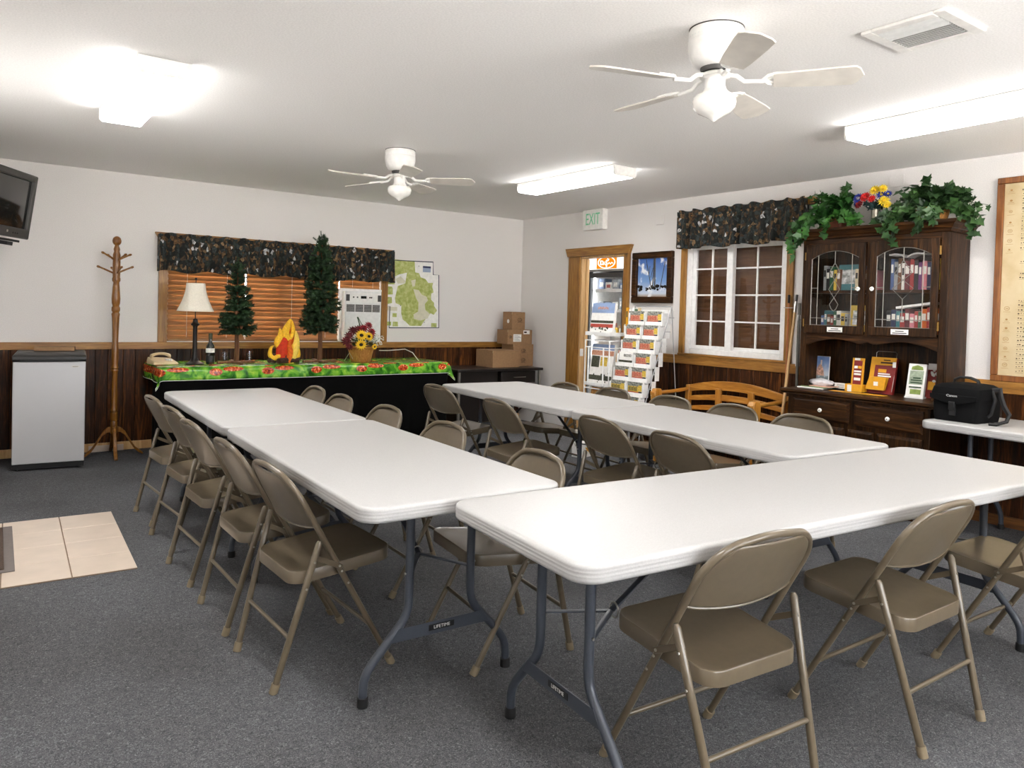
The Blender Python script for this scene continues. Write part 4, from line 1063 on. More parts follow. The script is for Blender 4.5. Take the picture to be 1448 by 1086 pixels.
for a in (267, 177, 357, 87):
    a = R(a); d = Vector((math.cos(a), math.sin(a), 0)); rings = []
    for (x, z, h) in ((.02,.262,.05), (.05,.255,.045), (.09,.215,.036), (.13,.14,.03), (.17,.075,.028), (.205,.045,.03), (.235,.018,.018)):
        if a in (R(177), R(357)) : pass
        s = Vector((-d.y, d.x, 0))*.015; p = d*x; rings.append([p-s+Vector((0,0,z-h)), p+s+Vector((0,0,z-h)), p+s+Vector((0,0,max(.006, z))), p-s+Vector((0,0,max(.006, z)))])
    rings = [[Vector((q.x, q.y, max(0, q.z))) for q in r_] for r_ in rings]
    MB().loft(rings).obj('foot', M['stand'], t, bevel=.005)
o = Bx(-.14, -.012, 0, .14, -.002, .055).obj('paper_strip', plain('pale_board', (206,190,176), .8), None); o.location = (-4.66, -.032, 0); o.rotation_euler = (-.05, 0, 0)
tag(o, 'pale board strip leaning on the wainscot foot behind the coat stand', 'board strip')

# ------------------------------------------------------------------ small fridge
t = thing('mini_fridge', 'small fridge with silver-grey door and black top', 'fridge', (-5.155, -.675, 0), -.105)
Bx(-.245, .05, .035, .245, .56, .89).obj('cabinet', M['black'], t, bevel=.008)
Bx(-.247, -.0, .055, .247, .05, .862).obj('door', M['silver'], t, bevel=.006)
MB().loft([[(-.25,.0,.862),(.25,.0,.862),(.25,.56,.862),(-.25,.56,.862)], [(-.252,-.012,.878),(.252,-.012,.878),(.252,.56,.885),(-.252,.56,.885)], [(-.252,-.008,.905),(.252,-.008,.905),(.252,.56,.915),(-.252,.56,.915)], [(-.24,.02,.918),(.24,.02,.918),(.24,.55,.926),(-.24,.55,.926)]]).obj('top_panel', M['black'], t, bevel=.004)
Bx(-.20, -.016, .864, .20, -.004, .876).obj('door_grip', M['rubber'], t, bevel=.004)
b_ = MB().prism([(.175+.03*math.cos(a), .822+.0085*math.sin(a)) for a in [2*PI*k/28 for k in range(28)]], -.0, .0025, M=T(0,-.0005,0) @ RX(PI/2)).obj('badge', M['steel'], t)
Bx(.155, -.0038, .8205, .195, -.0028, .8235).obj('badge_lettering', M['tvbody'], b_)
Bx(-.245, .02, .012, .245, .06, .05).obj('kick_plate', M['rubber'], t)
for x in (-.21, .21):
    for y in (.05, .50): MB().lathe([(0,0),(.014,0),(.014,.04),(0,.04)], 12, M=T(x,y,0)).obj('foot', M['rubber'], t)
o = MB().prism([(-.14,-.06),(.15,-.08),(.17,.05),(-.12,.07)], 0, .03).obj('cardboard_tray', M['card'], None); o.location = (-5.10, -.24, .928)
tag(o, 'flat piece of cardboard on top of the silver fridge', 'cardboard')

# ------------------------------------------------------------------ television on a wall arm
t = thing('television', 'charcoal tube television on a wall bracket at the left edge', 'television')
fd = Vector((.87, -.49, 0)).normalized(); sd = Vector((.49, .87, 0)).normalized()   # facing, and along the front towards its right end
tilt = R(8)
n_ = (fd*math.cos(tilt)-Vector((0,0,1))*math.sin(tilt)); up_ = (Vector((0,0,1))*math.cos(tilt)+fd*math.sin(tilt))
MT_ = Matrix((sd, up_, n_)).transposed().to_4x4(); MT_.translation = Vector((-5.285, -.78, 2.05))-sd*.335
t.matrix_world = MT_
W_, Hh = .335, .245
# local: x along the front, y up, z out of the screen
fm = MB()
fm.box(-W_, -Hh, -.06, W_, -Hh+.075, 0).box(-W_, Hh-.05, -.06, W_, Hh, 0).box(-W_, -Hh, -.06, -W_+.045, Hh, 0).box(W_-.045, -Hh, -.06, W_, Hh, 0)
fm.obj('bezel', M['tvbody'], t, bevel=.01)
MB().loft([[(-W_+.01,-Hh+.005,-.05),(W_-.01,-Hh+.005,-.05),(W_-.01,Hh-.005,-.05),(-W_+.01,Hh-.005,-.05)], [(-W_+.03,-Hh+.03,-.18),(W_-.03,-Hh+.03,-.18),(W_-.03,Hh-.02,-.18),(-W_+.03,Hh-.02,-.18)], [(-.17,-.15,-.42),(.17,-.15,-.42),(.17,.12,-.42),(-.17,.12,-.42)]]).obj('rear_shell', M['tvbody'], t, bevel=.012)
MB().sheet(lambda u, v: ((2*u-1)*(W_-.04), -Hh+.07+v*(2*Hh-.115), -.022+.016*(1-(2*u-1)**2)*(1-(2*v-1)**2)), 12, 10).obj('screen', M['screen'], t)
MB().tube([(.02,-Hh+.042,0), (.02,-Hh+.042,.004)], .009, 12).obj('power_button', M['steel'], t)
q = MB()
for x in (.10, .13, .16): q.tube([(x,-Hh+.035,0), (x,-Hh+.035,.003)], .007, 10)
q.obj('front_socket', M['rubber'], t)
t2 = thing('television_bracket', 'black bracket arm that carries the charcoal television', 'bracket')
t2.matrix_world = MT_
Bx(-.28, -Hh-.032, -.40, .27, -Hh-.014, -.03).obj('tray', M['black'], t2, bevel=.003)
MB().tube([(0,-Hh-.03,-.25), (0,-Hh-.11,-.28)], .03, 12).obj('swivel', M['black'], t2)
bq = MT_.inverted() @ Vector((XL+.05, -.78, 1.72))
MB().tube([(0,-Hh-.10,-.27), tuple(bq)], .025, 10).obj('arm', M['black'], t2)
Bx(-.06, -.10, -.012, .06, .10, .012, M=MT_.inverted() @ T(XL+.016, -.78, 1.72) @ RZ(PI/2) @ RX(PI/2)).obj('wall_plate', M['black'], t2)
Bx(.12, -Hh-.062, -.22, .20, -Hh-.034, -.04).obj('stay', M['black'], t2)

# ------------------------------------------------------------------ black desk and cardboard boxes
t = thing('desk', 'black laminate desk with grey metal legs in the far right corner', 'desk', (-.72, -.34, 0))
Bx(-.60, -.30, .675, .60, .28, .705).obj('desk_top', M['cred'], t, bevel=.004)
Bx(-.52, -.24, .10, -.02, .26, .675).obj('cabinet', M['cred'], t, bevel=.003)
Bx(.02, -.255, .53, .52, .26, .668).obj('drawer', M['cred'], t, bevel=.004)
MB().tube([(.20,-.258,.60), (.20,-.275,.60), (.36,-.275,.60), (.36,-.258,.60)], .005, 8).obj('drawer_handle', M['steel'], t)
for x in (-.565, .565):
    for y in (-.27, .25): Bx(x-.014, y-.014, 0, x+.014, y+.014, .675).obj('leg', M['steel'], t)
Bx(.02, .24, .12, .55, .255, .53).obj('modesty_panel', M['cred'], t)
DT = .706
def carton(label, x0, x1, y0, y1, z0, z1, seed, marks, rz=0):
    t = thing('cardboard_box', label, 'box', ((x0+x1)/2, (y0+y1)/2, z0), rz, 'cardboard boxes on the black desk')
    w, d, h = (x1-x0)/2, (y1-y0)/2, z1-z0
    Bx(-w, -d, 0, w, d, h).obj('carton', M['card'], t, bevel=.003)
    Bx(-w-.0006, -d-.0006, h-.03, -w+.002, -d+.002, h).obj('corner_tape', M['beige'], t)
    q = MB(); q.box(-w+.002, -.0025, h+.0002, w-.002, .0025, h+.0012); q.obj('flap_seam', M['ink'], t)
    q = MB()
    for (mx, mz, s) in marks:
        q.tube([(mx+s*math.cos(k*PI/8), -d-.0008, mz+s*.6*math.sin(k*PI/8)) for k in range(16)], .0022, 4, closed=True)
        q.tube([(mx+s*.45*math.cos(k*PI/6)+s*.3, -d-.0008, mz+s*.35*math.sin(k*PI/6)) for k in range(12)], .002, 4, closed=True)
        q.box(mx-s, -d-.0012, mz-s*1.0, mx+s*1.2, -d-.0002, mz-s*.85)
    q.obj('printed_mark', M['ink'], t)
    return t, w, d, h
carton('long low brown carton at the front of the black desk', -.76, -.375, -.50, -.15, DT, DT+.20, 1, [])
carton('brown carton with two printed emblems, under the labelled carton', -.365, -.06, -.36, -.12, DT, DT+.265, 2, [(.0, .19, .03), (.0, .075, .03)])
t, w, d, h = carton('brown carton with a white shipping label, middle of the stack', -.455, -.085, -.36, -.14, DT+.266, DT+.44, 3, [(-.145, .09, .02)])
Bx(-.10, -d-.0015, .03, .02, -d-.0003, .12).obj('shipping_label', M['paper'], t)
q = MB()
for k in range(6): q.box(-.092, -d-.0022, .04+k*.013, .012-(k % 3)*.02, -d-.0012, .043+k*.013)
q.obj('label_print', M['tvbody'], t)
Bx(.05, -d-.0015, .122, .145, -d-.0003, .168).obj('white_tag', M['paper'], t)
Bx(.06, -d-.0022, .135, .10, -d-.0012, .155).obj('tag_print', M['ink'], t)
t, w, d, h = carton('smallest brown carton, topmost of the stack in the corner', -.392, -.192, -.35, -.165, DT+.441, DT+.655, 4, [(.02, .12, .032)])
MB().lathe([(.0,0),(.024,0),(.024,.001),(0,.001)], 16, M=T(-w-.0005, -.02, .10) @ RY(-PI/2)).obj('round_sticker', M['paper'], t)
# ------------------------------------------------------------------ glazed hutch; local x runs along its front (to the right seen from the room), y into the wall
HY0, HY1 = -4.18, -5.27
t = hutch = thing('hutch', 'dark wooden hutch with leaded glass doors against the right wall', 'hutch', (0, (HY0+HY1)/2, 0), -PI/2)
# after the turn: local x -> world -y, local y -> world x
hw = (HY0-HY1)/2
hm, hz = M['hutch'], M['hutch_z']
hx_ = wood('dark_walnut_x', (20,11,5), (46,27,12), (88,55,25), 'x', .42, .04, .9, spec=.14)
base = MB().box(-hw+.01, -.50, .08, hw-.01, -.034, .79).box(-hw+.03, -.46, 0, hw-.03, -.034, .08)
bo = base.obj('base_cabinet', hz, t, bevel=.004)
MB().loft([[(-hw-.03,-.545,.79),(hw+.03,-.545,.79),(hw+.03,-.034,.79),(-hw-.03,-.034,.79)], [(-hw-.02,-.535,.80),(hw+.02,-.535,.80),(hw+.02,-.034,.80),(-hw-.02,-.034,.80)], [(-hw-.035,-.55,.806),(hw+.035,-.55,.806),(hw+.035,-.034,.806),(-hw-.035,-.034,.806)], [(-hw-.035,-.55,.828),(hw+.035,-.55,.828),(hw+.035,-.034,.828),(-hw-.035,-.034,.828)]]).obj('countertop', hx_, t, bevel=.004)
def raised(name, x0, x1, z0, z1, y, parent, m=None):
    p = MB().loft([[(x0,y,z0),(x1,y,z0),(x1,y,z1),(x0,y,z1)], [(x0,y-.016,z0),(x1,y-.016,z0),(x1,y-.016,z1),(x0,y-.016,z1)], [(x0+.022,y-.024,z0+.018),(x1-.022,y-.024,z0+.018),(x1-.022,y-.024,z1-.018),(x0+.022,y-.024,z1-.018)]])
    return p.obj(name, m or hx_, parent, bevel=.002, smooth=False)
def knob(p, x, y, z):
    k = MB().lathe([(0,0),(.006,0),(.006,.012),(.014,.014),(.016,.02),(.013,.027),(0,.029)], 16, M=T(x,y,z) @ RX(PI/2)).obj('knob', M['porc'], p)
    MB().ball((x, y-.029, z), .004, 8, 5).obj('knob_screw', M['bronze'], k)
for (x0, x1) in ((-hw+.06, -.025), (.012, hw-.05)):
    d = raised('drawer', x0, x1, .61, .765, -.50, t); knob(d, (x0+x1)/2+.015, -.524, .69)
for (x0, x1) in ((-hw+.06, -.06), (-.03, .16), (.18, hw-.05)):
    raised('cupboard_door', x0, x1, .12, .575, -.50, t, hz)
# upper case
UY = -.33
for s in (-1, 1): Bx(s*(hw-.0)-s*.022, UY, .829, s*hw, -.034, 1.99).obj('side_panel', hz, t, bevel=.002)
Bx(-hw+.02, -.046, .829, hw-.02, -.034, 1.99).obj('back_panel', hz, t)
Bx(-hw+.02, UY+.01, 1.965, hw-.02, -.034, 1.988).obj('case_top', hx_, t)
for z in (1.262, 1.575): Bx(-hw+.022, UY+.03, z, hw-.022, -.046, z+.02).obj('shelf', hx_, t)
st = MB().box(-hw+.001, UY-.022, .829, -hw+.05, UY, 1.985).box(hw-.05, UY-.022, .829, hw-.001, UY, 1.985)
st.obj('face_stile', hz, t, bevel=.003)
Bx(-hw+.05, UY-.0215, 1.945, hw-.05, UY-.0005, 1.985).obj('face_rail', hx_, t)
Bx(-.022, UY-.021, 1.25, .022, UY, 1.945).obj('centre_stile', hz, t)
ap = [(-hw+.05, 1.262)]
def apz(x):
    u = abs(x)/(hw-.05); return 1.205-.016*math.cos(u*PI*2.0)-.022*max(0, (u-.8)/.2)**1.5+.02*math.exp(-(u/.06)**2)
ap += [(x, apz(x)) for x in [(-hw+.05)+(2*hw-.1)*i/48 for i in range(49)]]+[(hw-.05, 1.262)]
MB().prism(ap, -.011, .011, M=T(0, UY-.008, 0) @ RX(PI/2)).obj('scalloped_apron', hx_, t, bevel=.002)
for s in (-1, 1):   # little bracket feet at the sides of the opening
    MB().prism([(s*(hw-.05), .83), (s*(hw-.085), .83), (s*(hw-.08), .86), (s*(hw-.055), .93), (s*(hw-.05), 1.0)], -.01, .01, M=T(0, UY-.010, 0) @ RX(PI/2)).obj('bracket', hz, t)
cr = [(.0, 1.985), (.012, 1.99), (.018, 2.005), (.03, 2.012), (.045, 2.035), (.062, 2.045), (.066, 2.062), (.06, 2.066)]
MB().loft([[(-hw-o, UY-.02-o, z), (hw+o, UY-.02-o, z), (hw+o, -.034, z), (-hw-o, -.034, z)] for o, z in cr]).obj('crown_moulding', hx_, t, ang=25)
# leaded doors
def arch_z(x, xc, w, z0, rise): 
    u = (x-xc)/w; return z0+rise*(1-u*u)*1.0
for (x0, x1, hinge, kx, cardx) in ((-.505, -.025, -1, -.062, -.245), (.012, .492, 1, .043, .245)):
    y = UY-.0215; z0, z1 = 1.262, 1.945; e = .048; xc = (x0+x1)/2; gw = (x1-x0)/2-e; gz0, gzs, rise = z0+.062, 1.835, .058
    lower = [(x0, z0), (x1, z0), (x1, gz0), (x0, gz0)]
    d = MB()
    M0 = T(0, y, 0) @ RX(PI/2)
    d.prism(lower, 0, .022, M=M0)
    d.prism([(x0, gz0), (x0+e, gz0), (x0+e, z1), (x0, z1)], 0, .022, M=M0); d.prism([(x1-e, gz0), (x1, gz0), (x1, z1), (x1-e, z1)], 0, .022, M=M0)
    top = [(x0+e, z1), (x1-e, z1)]+[(xc+gw*(1-2*i/16), arch_z(xc+gw*(1-2*i/16), xc, gw, gzs, rise)) for i in range(17)]
    d.prism(top, 0, .022, M=M0)
    do = d.obj('glass_door', hz, t, bevel=.003)
    ol = [(xc-gw, gz0), (xc+gw, gz0)]+[(xc+gw*(1-2*i/16), arch_z(xc+gw*(1-2*i/16), xc, gw, gzs, rise)) for i in range(17)]
    g = MB().prism(ol, .009, .012, M=M0).obj('pane', M['glass'], do, smooth=False)
    ld = MB(); yy = y-.013
    def L(pts, r=.0032): ld.tube([(a, yy, b) for a, b in pts], r, 6)
    L(ol+[ol[0]], .004)
    for s in (-1, 1): L([(xc+s*(gw-.055), gz0), (xc+s*(gw-.055), arch_z(xc+s*(gw-.055), xc, gw, gzs, rise))])
    L([(xc-gw, gz0+.055), (xc+gw, gz0+.055)]); L([(xc-gw, 1.61), (xc-gw+.055, 1.61)]); L([(xc+gw-.055, 1.61), (xc+gw, 1.61)])
    zt = 1.80; k = .068
    if hinge < 0:
        L([(xc, zt), (xc+.04, zt-.065), (xc-.045, zt-.20)]); L([(xc, zt), (xc-.04, zt-.065), (xc+.045, zt-.20), (xc-.0, zt-.265), (xc-.045, zt-.20)]); L([(xc, zt-.265), (xc+.035, zt-.315), (xc+.02, zt-.35), (xc, zt-.365), (xc-.02, zt-.35), (xc-.035, zt-.315), (xc, zt-.265)])
    else:
        L([(xc, zt), (xc+.06, zt-.09), (xc-.075, zt-.20)]); L([(xc, zt), (xc-.06, zt-.09), (xc+.075, zt-.20), (xc, zt-.275), (xc-.075, zt-.20)]); L([(xc, zt-.275), (xc, gz0+.055)])
    L([(xc, zt), (xc, gzs+rise)])
    ld.obj('lead_came', M['lead'], do)
    knob(do, kx, y-.022, 1.60)
    Bx(cardx-.062, y-.0235, 1.275, cardx+.062, y-.0222, 1.312).obj('label_card', M['paper'], do)
    pm = MB().box(cardx-.03, y-.0243, 1.296, cardx+.03, y-.0233, 1.302).box(cardx-.05, y-.0243, 1.282, cardx+.05, y-.0233, 1.288); pm.obj('card_print', M['tvbody'], do)
    hx2 = x0-.006 if hinge < 0 else x1+.006
    for z in (1.34, 1.86): MB().tube([(hx2, y-.014, z-.03), (hx2, y-.014, z+.03)], .007, 8).obj('hinge', M['brass'], do)

# ---- books in the hutch
bookcols = [('blue', (70,92,140)), ('grey', (150,150,150)), ('brown', (104,66,38)), ('red', (150,36,32)), ('white', (218,214,206)), ('purple', (104,50,104)), ('black', (28,26,28)), ('green', (44,92,62)), ('yellow', (206,174,70)), ('orange', (200,100,42)), ('teal', (60,120,126)), ('maroon', (92,26,34)), ('cream', (222,206,170)), ('navy', (36,46,82)), ('pink', (200,120,130))]
bm_ = {n: plain('book_'+n, c, .55, noise=.06, nscale=80) for n, c in bookcols}
band = {}
def book(kind, label, col, x, z, w, h, d, group, lean=0):
    t = thing(kind, label, 'book', (UY+.085, (HY0+HY1)/2-x, z), -PI/2, group, rot=(0, lean, -PI/2) if lean else None)
    Bx(-w/2, 0, 0, w/2, d, h).obj('cover', bm_[col], t, bevel=.0015, seg=1)
    Bx(-w/2+.002, .004, h-.0005, w/2-.002, d-.003, h+.0004).obj('page_block', M['paper'], t)
    m = bm_['white'] if col not in ('white', 'cream', 'yellow', 'grey') else bm_['black']
    Bx(-w/2+.004, -.0008, h*.55, w/2-.004, 0.0004, h*.82).obj('spine_title', m, t)
rb = random.Random(21); ORD = ['first', 'second', 'third', 'fourth', 'fifth', 'sixth', 'seventh', 'eighth', 'ninth', 'tenth', 'eleventh', 'twelfth', 'thirteenth', 'fourteenth']
def row(x0, x1, z, where, group, hs, cols):
    x = x0; i = 0
    while i < len(cols) and x < x1:
        w = rb.uniform(.022, .036); h = rb.uniform(*hs)
        book('book', '%s book, %s from left on the %s' % (cols[i], ORD[i], where), cols[i], x+w/2, z, w-.0015, h, rb.uniform(.14, .19), group); x += w; i += 1
row(-.43, -.30, 1.596, 'upper shelf behind the left glass door', 'books on the upper left hutch shelf', (.16, .21), ['grey', 'black', 'green', 'yellow', 'brown'])
row(-.17, -.06, 1.596, 'upper shelf, right part behind the left glass door', 'books on the upper left hutch shelf', (.15, .2), ['cream', 'navy', 'brown', 'pink'])
row(-.44, -.22, 1.283, 'lower shelf behind the left glass door', 'books on the lower left hutch shelf', (.11, .16), ['blue', 'teal', 'brown', 'red', 'green', 'white', 'yellow', 'grey'])
row(.10, .44, 1.596, 'upper shelf behind the right glass door', 'books on the upper right hutch shelf', (.19, .23), ['blue', 'grey', 'brown', 'white', 'maroon', 'red', 'black', 'purple', 'pink', 'navy', 'cream', 'yellow'])
row(.08, .46, 1.283, 'lower shelf behind the right glass door', 'books on the lower right hutch shelf', (.14, .19), ['black', 'navy', 'teal', 'red', 'maroon', 'pink', 'red', 'green', 'orange', 'red', 'yellow', 'orange', 'black'])
def flatbook(label, col, x, z, tilt=0):
    t = thing('book', label, 'book', (UY+.10, (HY0+HY1)/2-x, z), 0, None, rot=(0, 0, -PI/2))
    Bx(-.085, 0, 0, .085, .014, .20, M=RX(-.10)).obj('cover', bm_[col], t, bevel=.001)
    Bx(-.06, -.0012, .05, .06, .0003, .16, M=RX(-.10)).obj('cover_picture', plain('cover_photo', (176,190,180), .5, noise=.5, nscale=24), t)
flatbook('pale teal picture book facing out on the upper shelf behind the left glass door', 'teal', -.235, 1.597)
flatbook('yellow picture book facing out on the lower shelf behind the left glass door', 'yellow', -.13, 1.284)
for (x, z, a, lab) in ((.20, 1.83, .10, 'open white book lying on top of the upper books behind the right glass door'), (.27, 1.478, -.14, 'white-edged thin book lying slanted on the lower right shelf books')):
    t = thing('book', lab, 'book', (UY+.10, (HY0+HY1)/2-x, z), 0, None, rot=(0, a if z < 1.6 else 0, -PI/2))
    if z > 1.6:
        q = MB()
        for s in (-1, 1): q.loft([[(s*(.008+.115*u), y, .026*math.sin(min(1, u*1.25)*PI*.62)-.006*u) for u in [k/8 for k in range(9)]]+[(s*(.008+.115*u), y, .012+.026*math.sin(min(1, u*1.25)*PI*.62)-.006*u) for u in [k/8 for k in range(8, -1, -1)]] for y in (.0, .11)])
        q.obj('page_block', M['paper'], t)
    else: Bx(-.13, 0, 0, .13, .12, .016).obj('page_block', M['paper'], t); Bx(-.132, .001, .0165, .132, .12, .018).obj('cover', bm_['black'], t)

# ---- counter of the hutch
CZ = .829
def hloc(x, y, z=CZ): return (y, (HY0+HY1)/2-x, z)
def hthing(n, lab, cat, x, y, z=CZ, rz=0, group=None): return thing(n, lab, cat, hloc(x, y, z), -PI/2+rz, group)
t = hthing('brochure', 'upright brochure with a blue sky and lighthouse picture on the hutch counter', 'brochure', -.475, -.15, CZ, .0)
MB().box(-.058, .0, .0, .058, .012, .245, M=RX(-.06)).obj('stack', M['paper'], t)
pic = newmat('lighthouse_photo'); m, nt, b = pic; mp = coords(nt); sx = nt.nodes.new('ShaderNodeSeparateXYZ'); ln(nt, mp, 'Vector', sx, 'Vector')
n = nd(nt, 'ShaderNodeTexNoise', Scale=26.0, Detail=4.0); ln(nt, mp, 'Vector', n, 'Vector')
ma = nt.nodes.new('ShaderNodeMath'); ma.operation = 'MULTIPLY_ADD'; ma.inputs[1].default_value = .12; ln(nt, n, 'Fac', ma, 0); ln(nt, sx, 'Z', ma, 2)
r_ = ramp(nt, [(.06, (70,84,80)), (.14, (120,134,138)), (.17, (196,206,216)), (.24, (132,160,206)), (.33, (74,108,178))]); ln(nt, ma, 0, r_, 'Fac'); ln(nt, r_, 'Color', b, 'Base Color'); b.inputs['Roughness'].default_value = .4
Bx(-.056, -.0012, .004, .056, .0002, .243, M=RX(-.06)).obj('cover_picture', m, t, smooth=False)
MB().loft([[(-.04+.012*math.cos(a), -.002, .05) if False else (-.012+w*math.cos(a), -.0016, z) for a in (0, PI)]+[(-.012-w, -.0018, z)] for z, w in ((.09, .034), (.13, .03), (.16, .02), (.18, .006))], cap=False).obj('printed_rock', plain('print_rock', (190,150,130), .6, noise=.3, nscale=60), t)
Bx(-.016, -.0022, .155, -.004, -.001, .215, M=RX(-.06)).obj('printed_lighthouse', plain('print_lighthouse', (226,206,190), .6), t)
t = hthing('plastic_bag', 'crumpled clear plastic bag on papers at the left of the hutch counter', 'bag', -.41, -.26, CZ+.022)
rr = random.Random(8); rings = []
for j in range(9):
    v = j/8; rings.append([((.085*math.sin(PI*min(1, .25+v*.75)))*(1+rr.uniform(-.2,.2))*math.cos(a)*1.2, .055*math.sin(PI*min(1, .25+v*.75))*(1+rr.uniform(-.2,.2))*math.sin(a), .058*v**.8) for a in [2*PI*k/18 for k in range(18)]])
MB().loft(rings).obj('film', plain('milky_film', (216,212,214), .25, coat=.5), t, ang=20)
t = hthing('paper_stack', 'loose green and white leaflets fanned at the left end of the hutch counter', 'leaflets', -.44, -.31)
MB().box(-.10,-.07,0,.11,.09,.008, M=RZ(.1)).obj('white_sheet', M['paper'], t); MB().box(-.08,-.05,.0085,.13,.10,.015, M=RZ(-.08)).obj('green_sheet', plain('sage_paper', (120,138,96), .7), t); MB().box(-.02,-.03,.0155,.15,.10,.021, M=RZ(-.02)).obj('pink_sheet', plain('pink_paper', (206,160,140), .7), t)
t = hthing('card_holder', 'small clear holder of white business cards on the hutch counter', 'card holder', -.275, -.22)
MB().box(-.05,-.0,.004,.05,.028,.052, M=RX(-.3)).obj('card', M['paper'], t); MB().box(-.055,-.012,0,.055,.06,.008).obj('holder_base', M['black'], t)
q = MB()
for k in range(3): q.box(-.03,-.0012,.018+k*.01,.03,-.0002,.021+k*.01, M=RX(-.3))
q.obj('card_print', M['ink'], t)
yb = plain('golden_card', (222,160,30), .55, noise=.04); rb_ = plain('barn_red_card', (128,30,26), .55, noise=.06)
t = hthing('brochure_stand', 'narrow red and gold brochure stand left of the larger one on the hutch counter', 'brochure stand', -.125, -.25)
A_ = RX(-.10)
MB().box(-.048,0,.04,.042,.012,.255, M=A_).obj('back_card', yb, t); MB().box(-.075,-.03,0,.06,.04,.055).obj('tray', yb, t)
q = MB(); q.box(-.034,-.002,.055,.03,-.0002,.235, M=A_); q.obj('red_panel', rb_, t)
q = MB(); q.box(-.03,-.0035,.175,-.004,-.0018,.195, M=A_).box(-.028,-.0035,.125,.026,-.0018,.14, M=A_).box(-.03,-.0035,.148,.028,-.0018,.160, M=A_).box(-.026,-.0035,.085,.024,-.0018,.105, M=A_).box(-.03,-.003,.238,.012,-.0018,.254, M=A_); q.obj('white_print', M['paper'], t)
Bx(.0,-.0035,.175,.028,-.0018,.195, M=A_).obj('gold_print', yb, t); Bx(-.055,-.032,.0,-.022,-.0298,.05).obj('white_sticker', M['paper'], t)
t = hthing('brochure_stand', 'larger tilted red and gold brochure stand with wire top on the hutch counter', 'brochure stand', .035, -.22, CZ, .0)
A_ = RX(-.22)
MB().box(-.095,0,.0,.095,.03,.275, M=A_).obj('back_card', rb_, t)
q = MB().box(-.094,-.002,.215,.094,-.0001,.274, M=A_).box(-.094,-.002,.09,-.06,-.0001,.215, M=A_); q.obj('gold_panel', yb, t)
q = MB().box(-.03,-.0035,.16,.03,-.0022,.185, M=A_); q.obj('gold_lettering_block', yb, t)
q = MB().box(-.028,-.0045,.128,.07,-.002,.138, M=A_).box(-.028,-.0045,.145,.06,-.002,.154, M=A_); q.obj('white_print', M['paper'], t)
q = MB().box(.0,-.0045,.25,.05,-.002,.258, M=A_).box(-.02,-.0045,.228,.075,-.002,.24, M=A_); q.obj('dark_print', M['ink'], t)
MB().loft([[(-.085,-.045,.03),(.055,-.045,.03),(.055,-.02,.03),(-.085,-.02,.03)], [(-.055,-.045,.125),(.07,-.045,.125),(.07,-.0,.125),(-.055,-.0,.125)]]).obj('gold_pocket', yb, t)
Bx(-.02,-.0475,.06,.012,-.0448,.09).obj('emblem', M['paper'], t)
MB().tube([(-.065,.065,.20), (-.065,.07,.30), (-.055,.075,.312), (.075,.075,.312), (.088,.07,.30), (.092,.05,.2), (.092,.0,.02)], .0022, 6).obj('wire_frame', M['steel'], t)
Bx(.088,.01,.20,.112,.013,.24).obj('tag', M['paper'], t)
t = hthing('sheet', 'yellow sheet of paper lying along the front edge of the hutch counter', 'paper', -.03, -.36)
MB().box(-.23,-.04,.0005,.19,.03,.0018).obj('sheet', plain('yellow_sheet', (226,164,44), .6), t)
t = hthing('brochure_stand', 'white brochure holder with green printing at the right of the hutch counter', 'brochure stand', .325, -.30, CZ, .12)
A_ = RX(-.26)
MB().box(-.058,0,.004,.058,.034,.25, M=A_).obj('stack', M['paper'], t)
grn = plain('leaf_green_print', (130,150,70), .6, noise=.15); gry = plain('sage_print', (150,162,140), .6, noise=.1, nscale=50)
Bx(-.045,-.002,.10,.045,-.0002,.20, M=A_).obj('sage_panel', gry, t)
q = MB().prism([(-.04,.205),(.04,.205),(.035,.228),(.0,.24),(-.035,.228)], .0002, .0018, M=A_ @ RX(PI/2)); q.box(-.03,-.002,.03,.04,-.0002,.065, M=A_); q.obj('green_print', grn, t)
q = MB().box(-.035,-.0035,.125,.04,-.002,.135, M=A_).box(-.035,-.0035,.108,.04,-.002,.118, M=A_).box(-.04,-.0035,.075,.04,-.002,.085, M=A_).box(-.02,-.0035,.14,.03,-.002,.152, M=A_); q.obj('dark_print', plain('dark_green_print', (50,74,50), .6), t)
MB().box(-.062,-.004,0,.062,.06,.012).obj('holder_base', M['whitep'], t)
t = hthing('brochure_stand', 'dark brochure holder with a dog-like photo behind the white one on the hutch counter', 'brochure stand', .40, -.17, CZ, .12)
A_ = RX(-.20)
MB().box(-.055,0,.0,.06,.03,.25, M=A_).obj('stack', rb_, t); Bx(-.054,-.002,.205,.058,-.0002,.249, M=A_).obj('white_header', M['paper'], t)
q = MB(); rr = random.Random(3)
for k in range(12): q.ball((rr.uniform(-.03,.04), -.001, rr.uniform(.12,.2)), rr.uniform(.006,.013), 8, 5, sc=(1,.15,1), M=A_)
q.obj('photo_patch', M['paper'], t); Bx(-.045,-.0022,.06,.0,-.0003,.12, M=A_).obj('gold_patch', yb, t)
t = hthing('brochure_stand', 'lilac brochure stack leaning at the right side of the hutch opening', 'brochure stand', .468, -.20, CZ, .12)
MB().box(-.012,0,.0,.02,.09,.285, M=RX(-.12)).obj('stack', plain('lilac_cover', (120,118,160), .5, noise=.15), t)

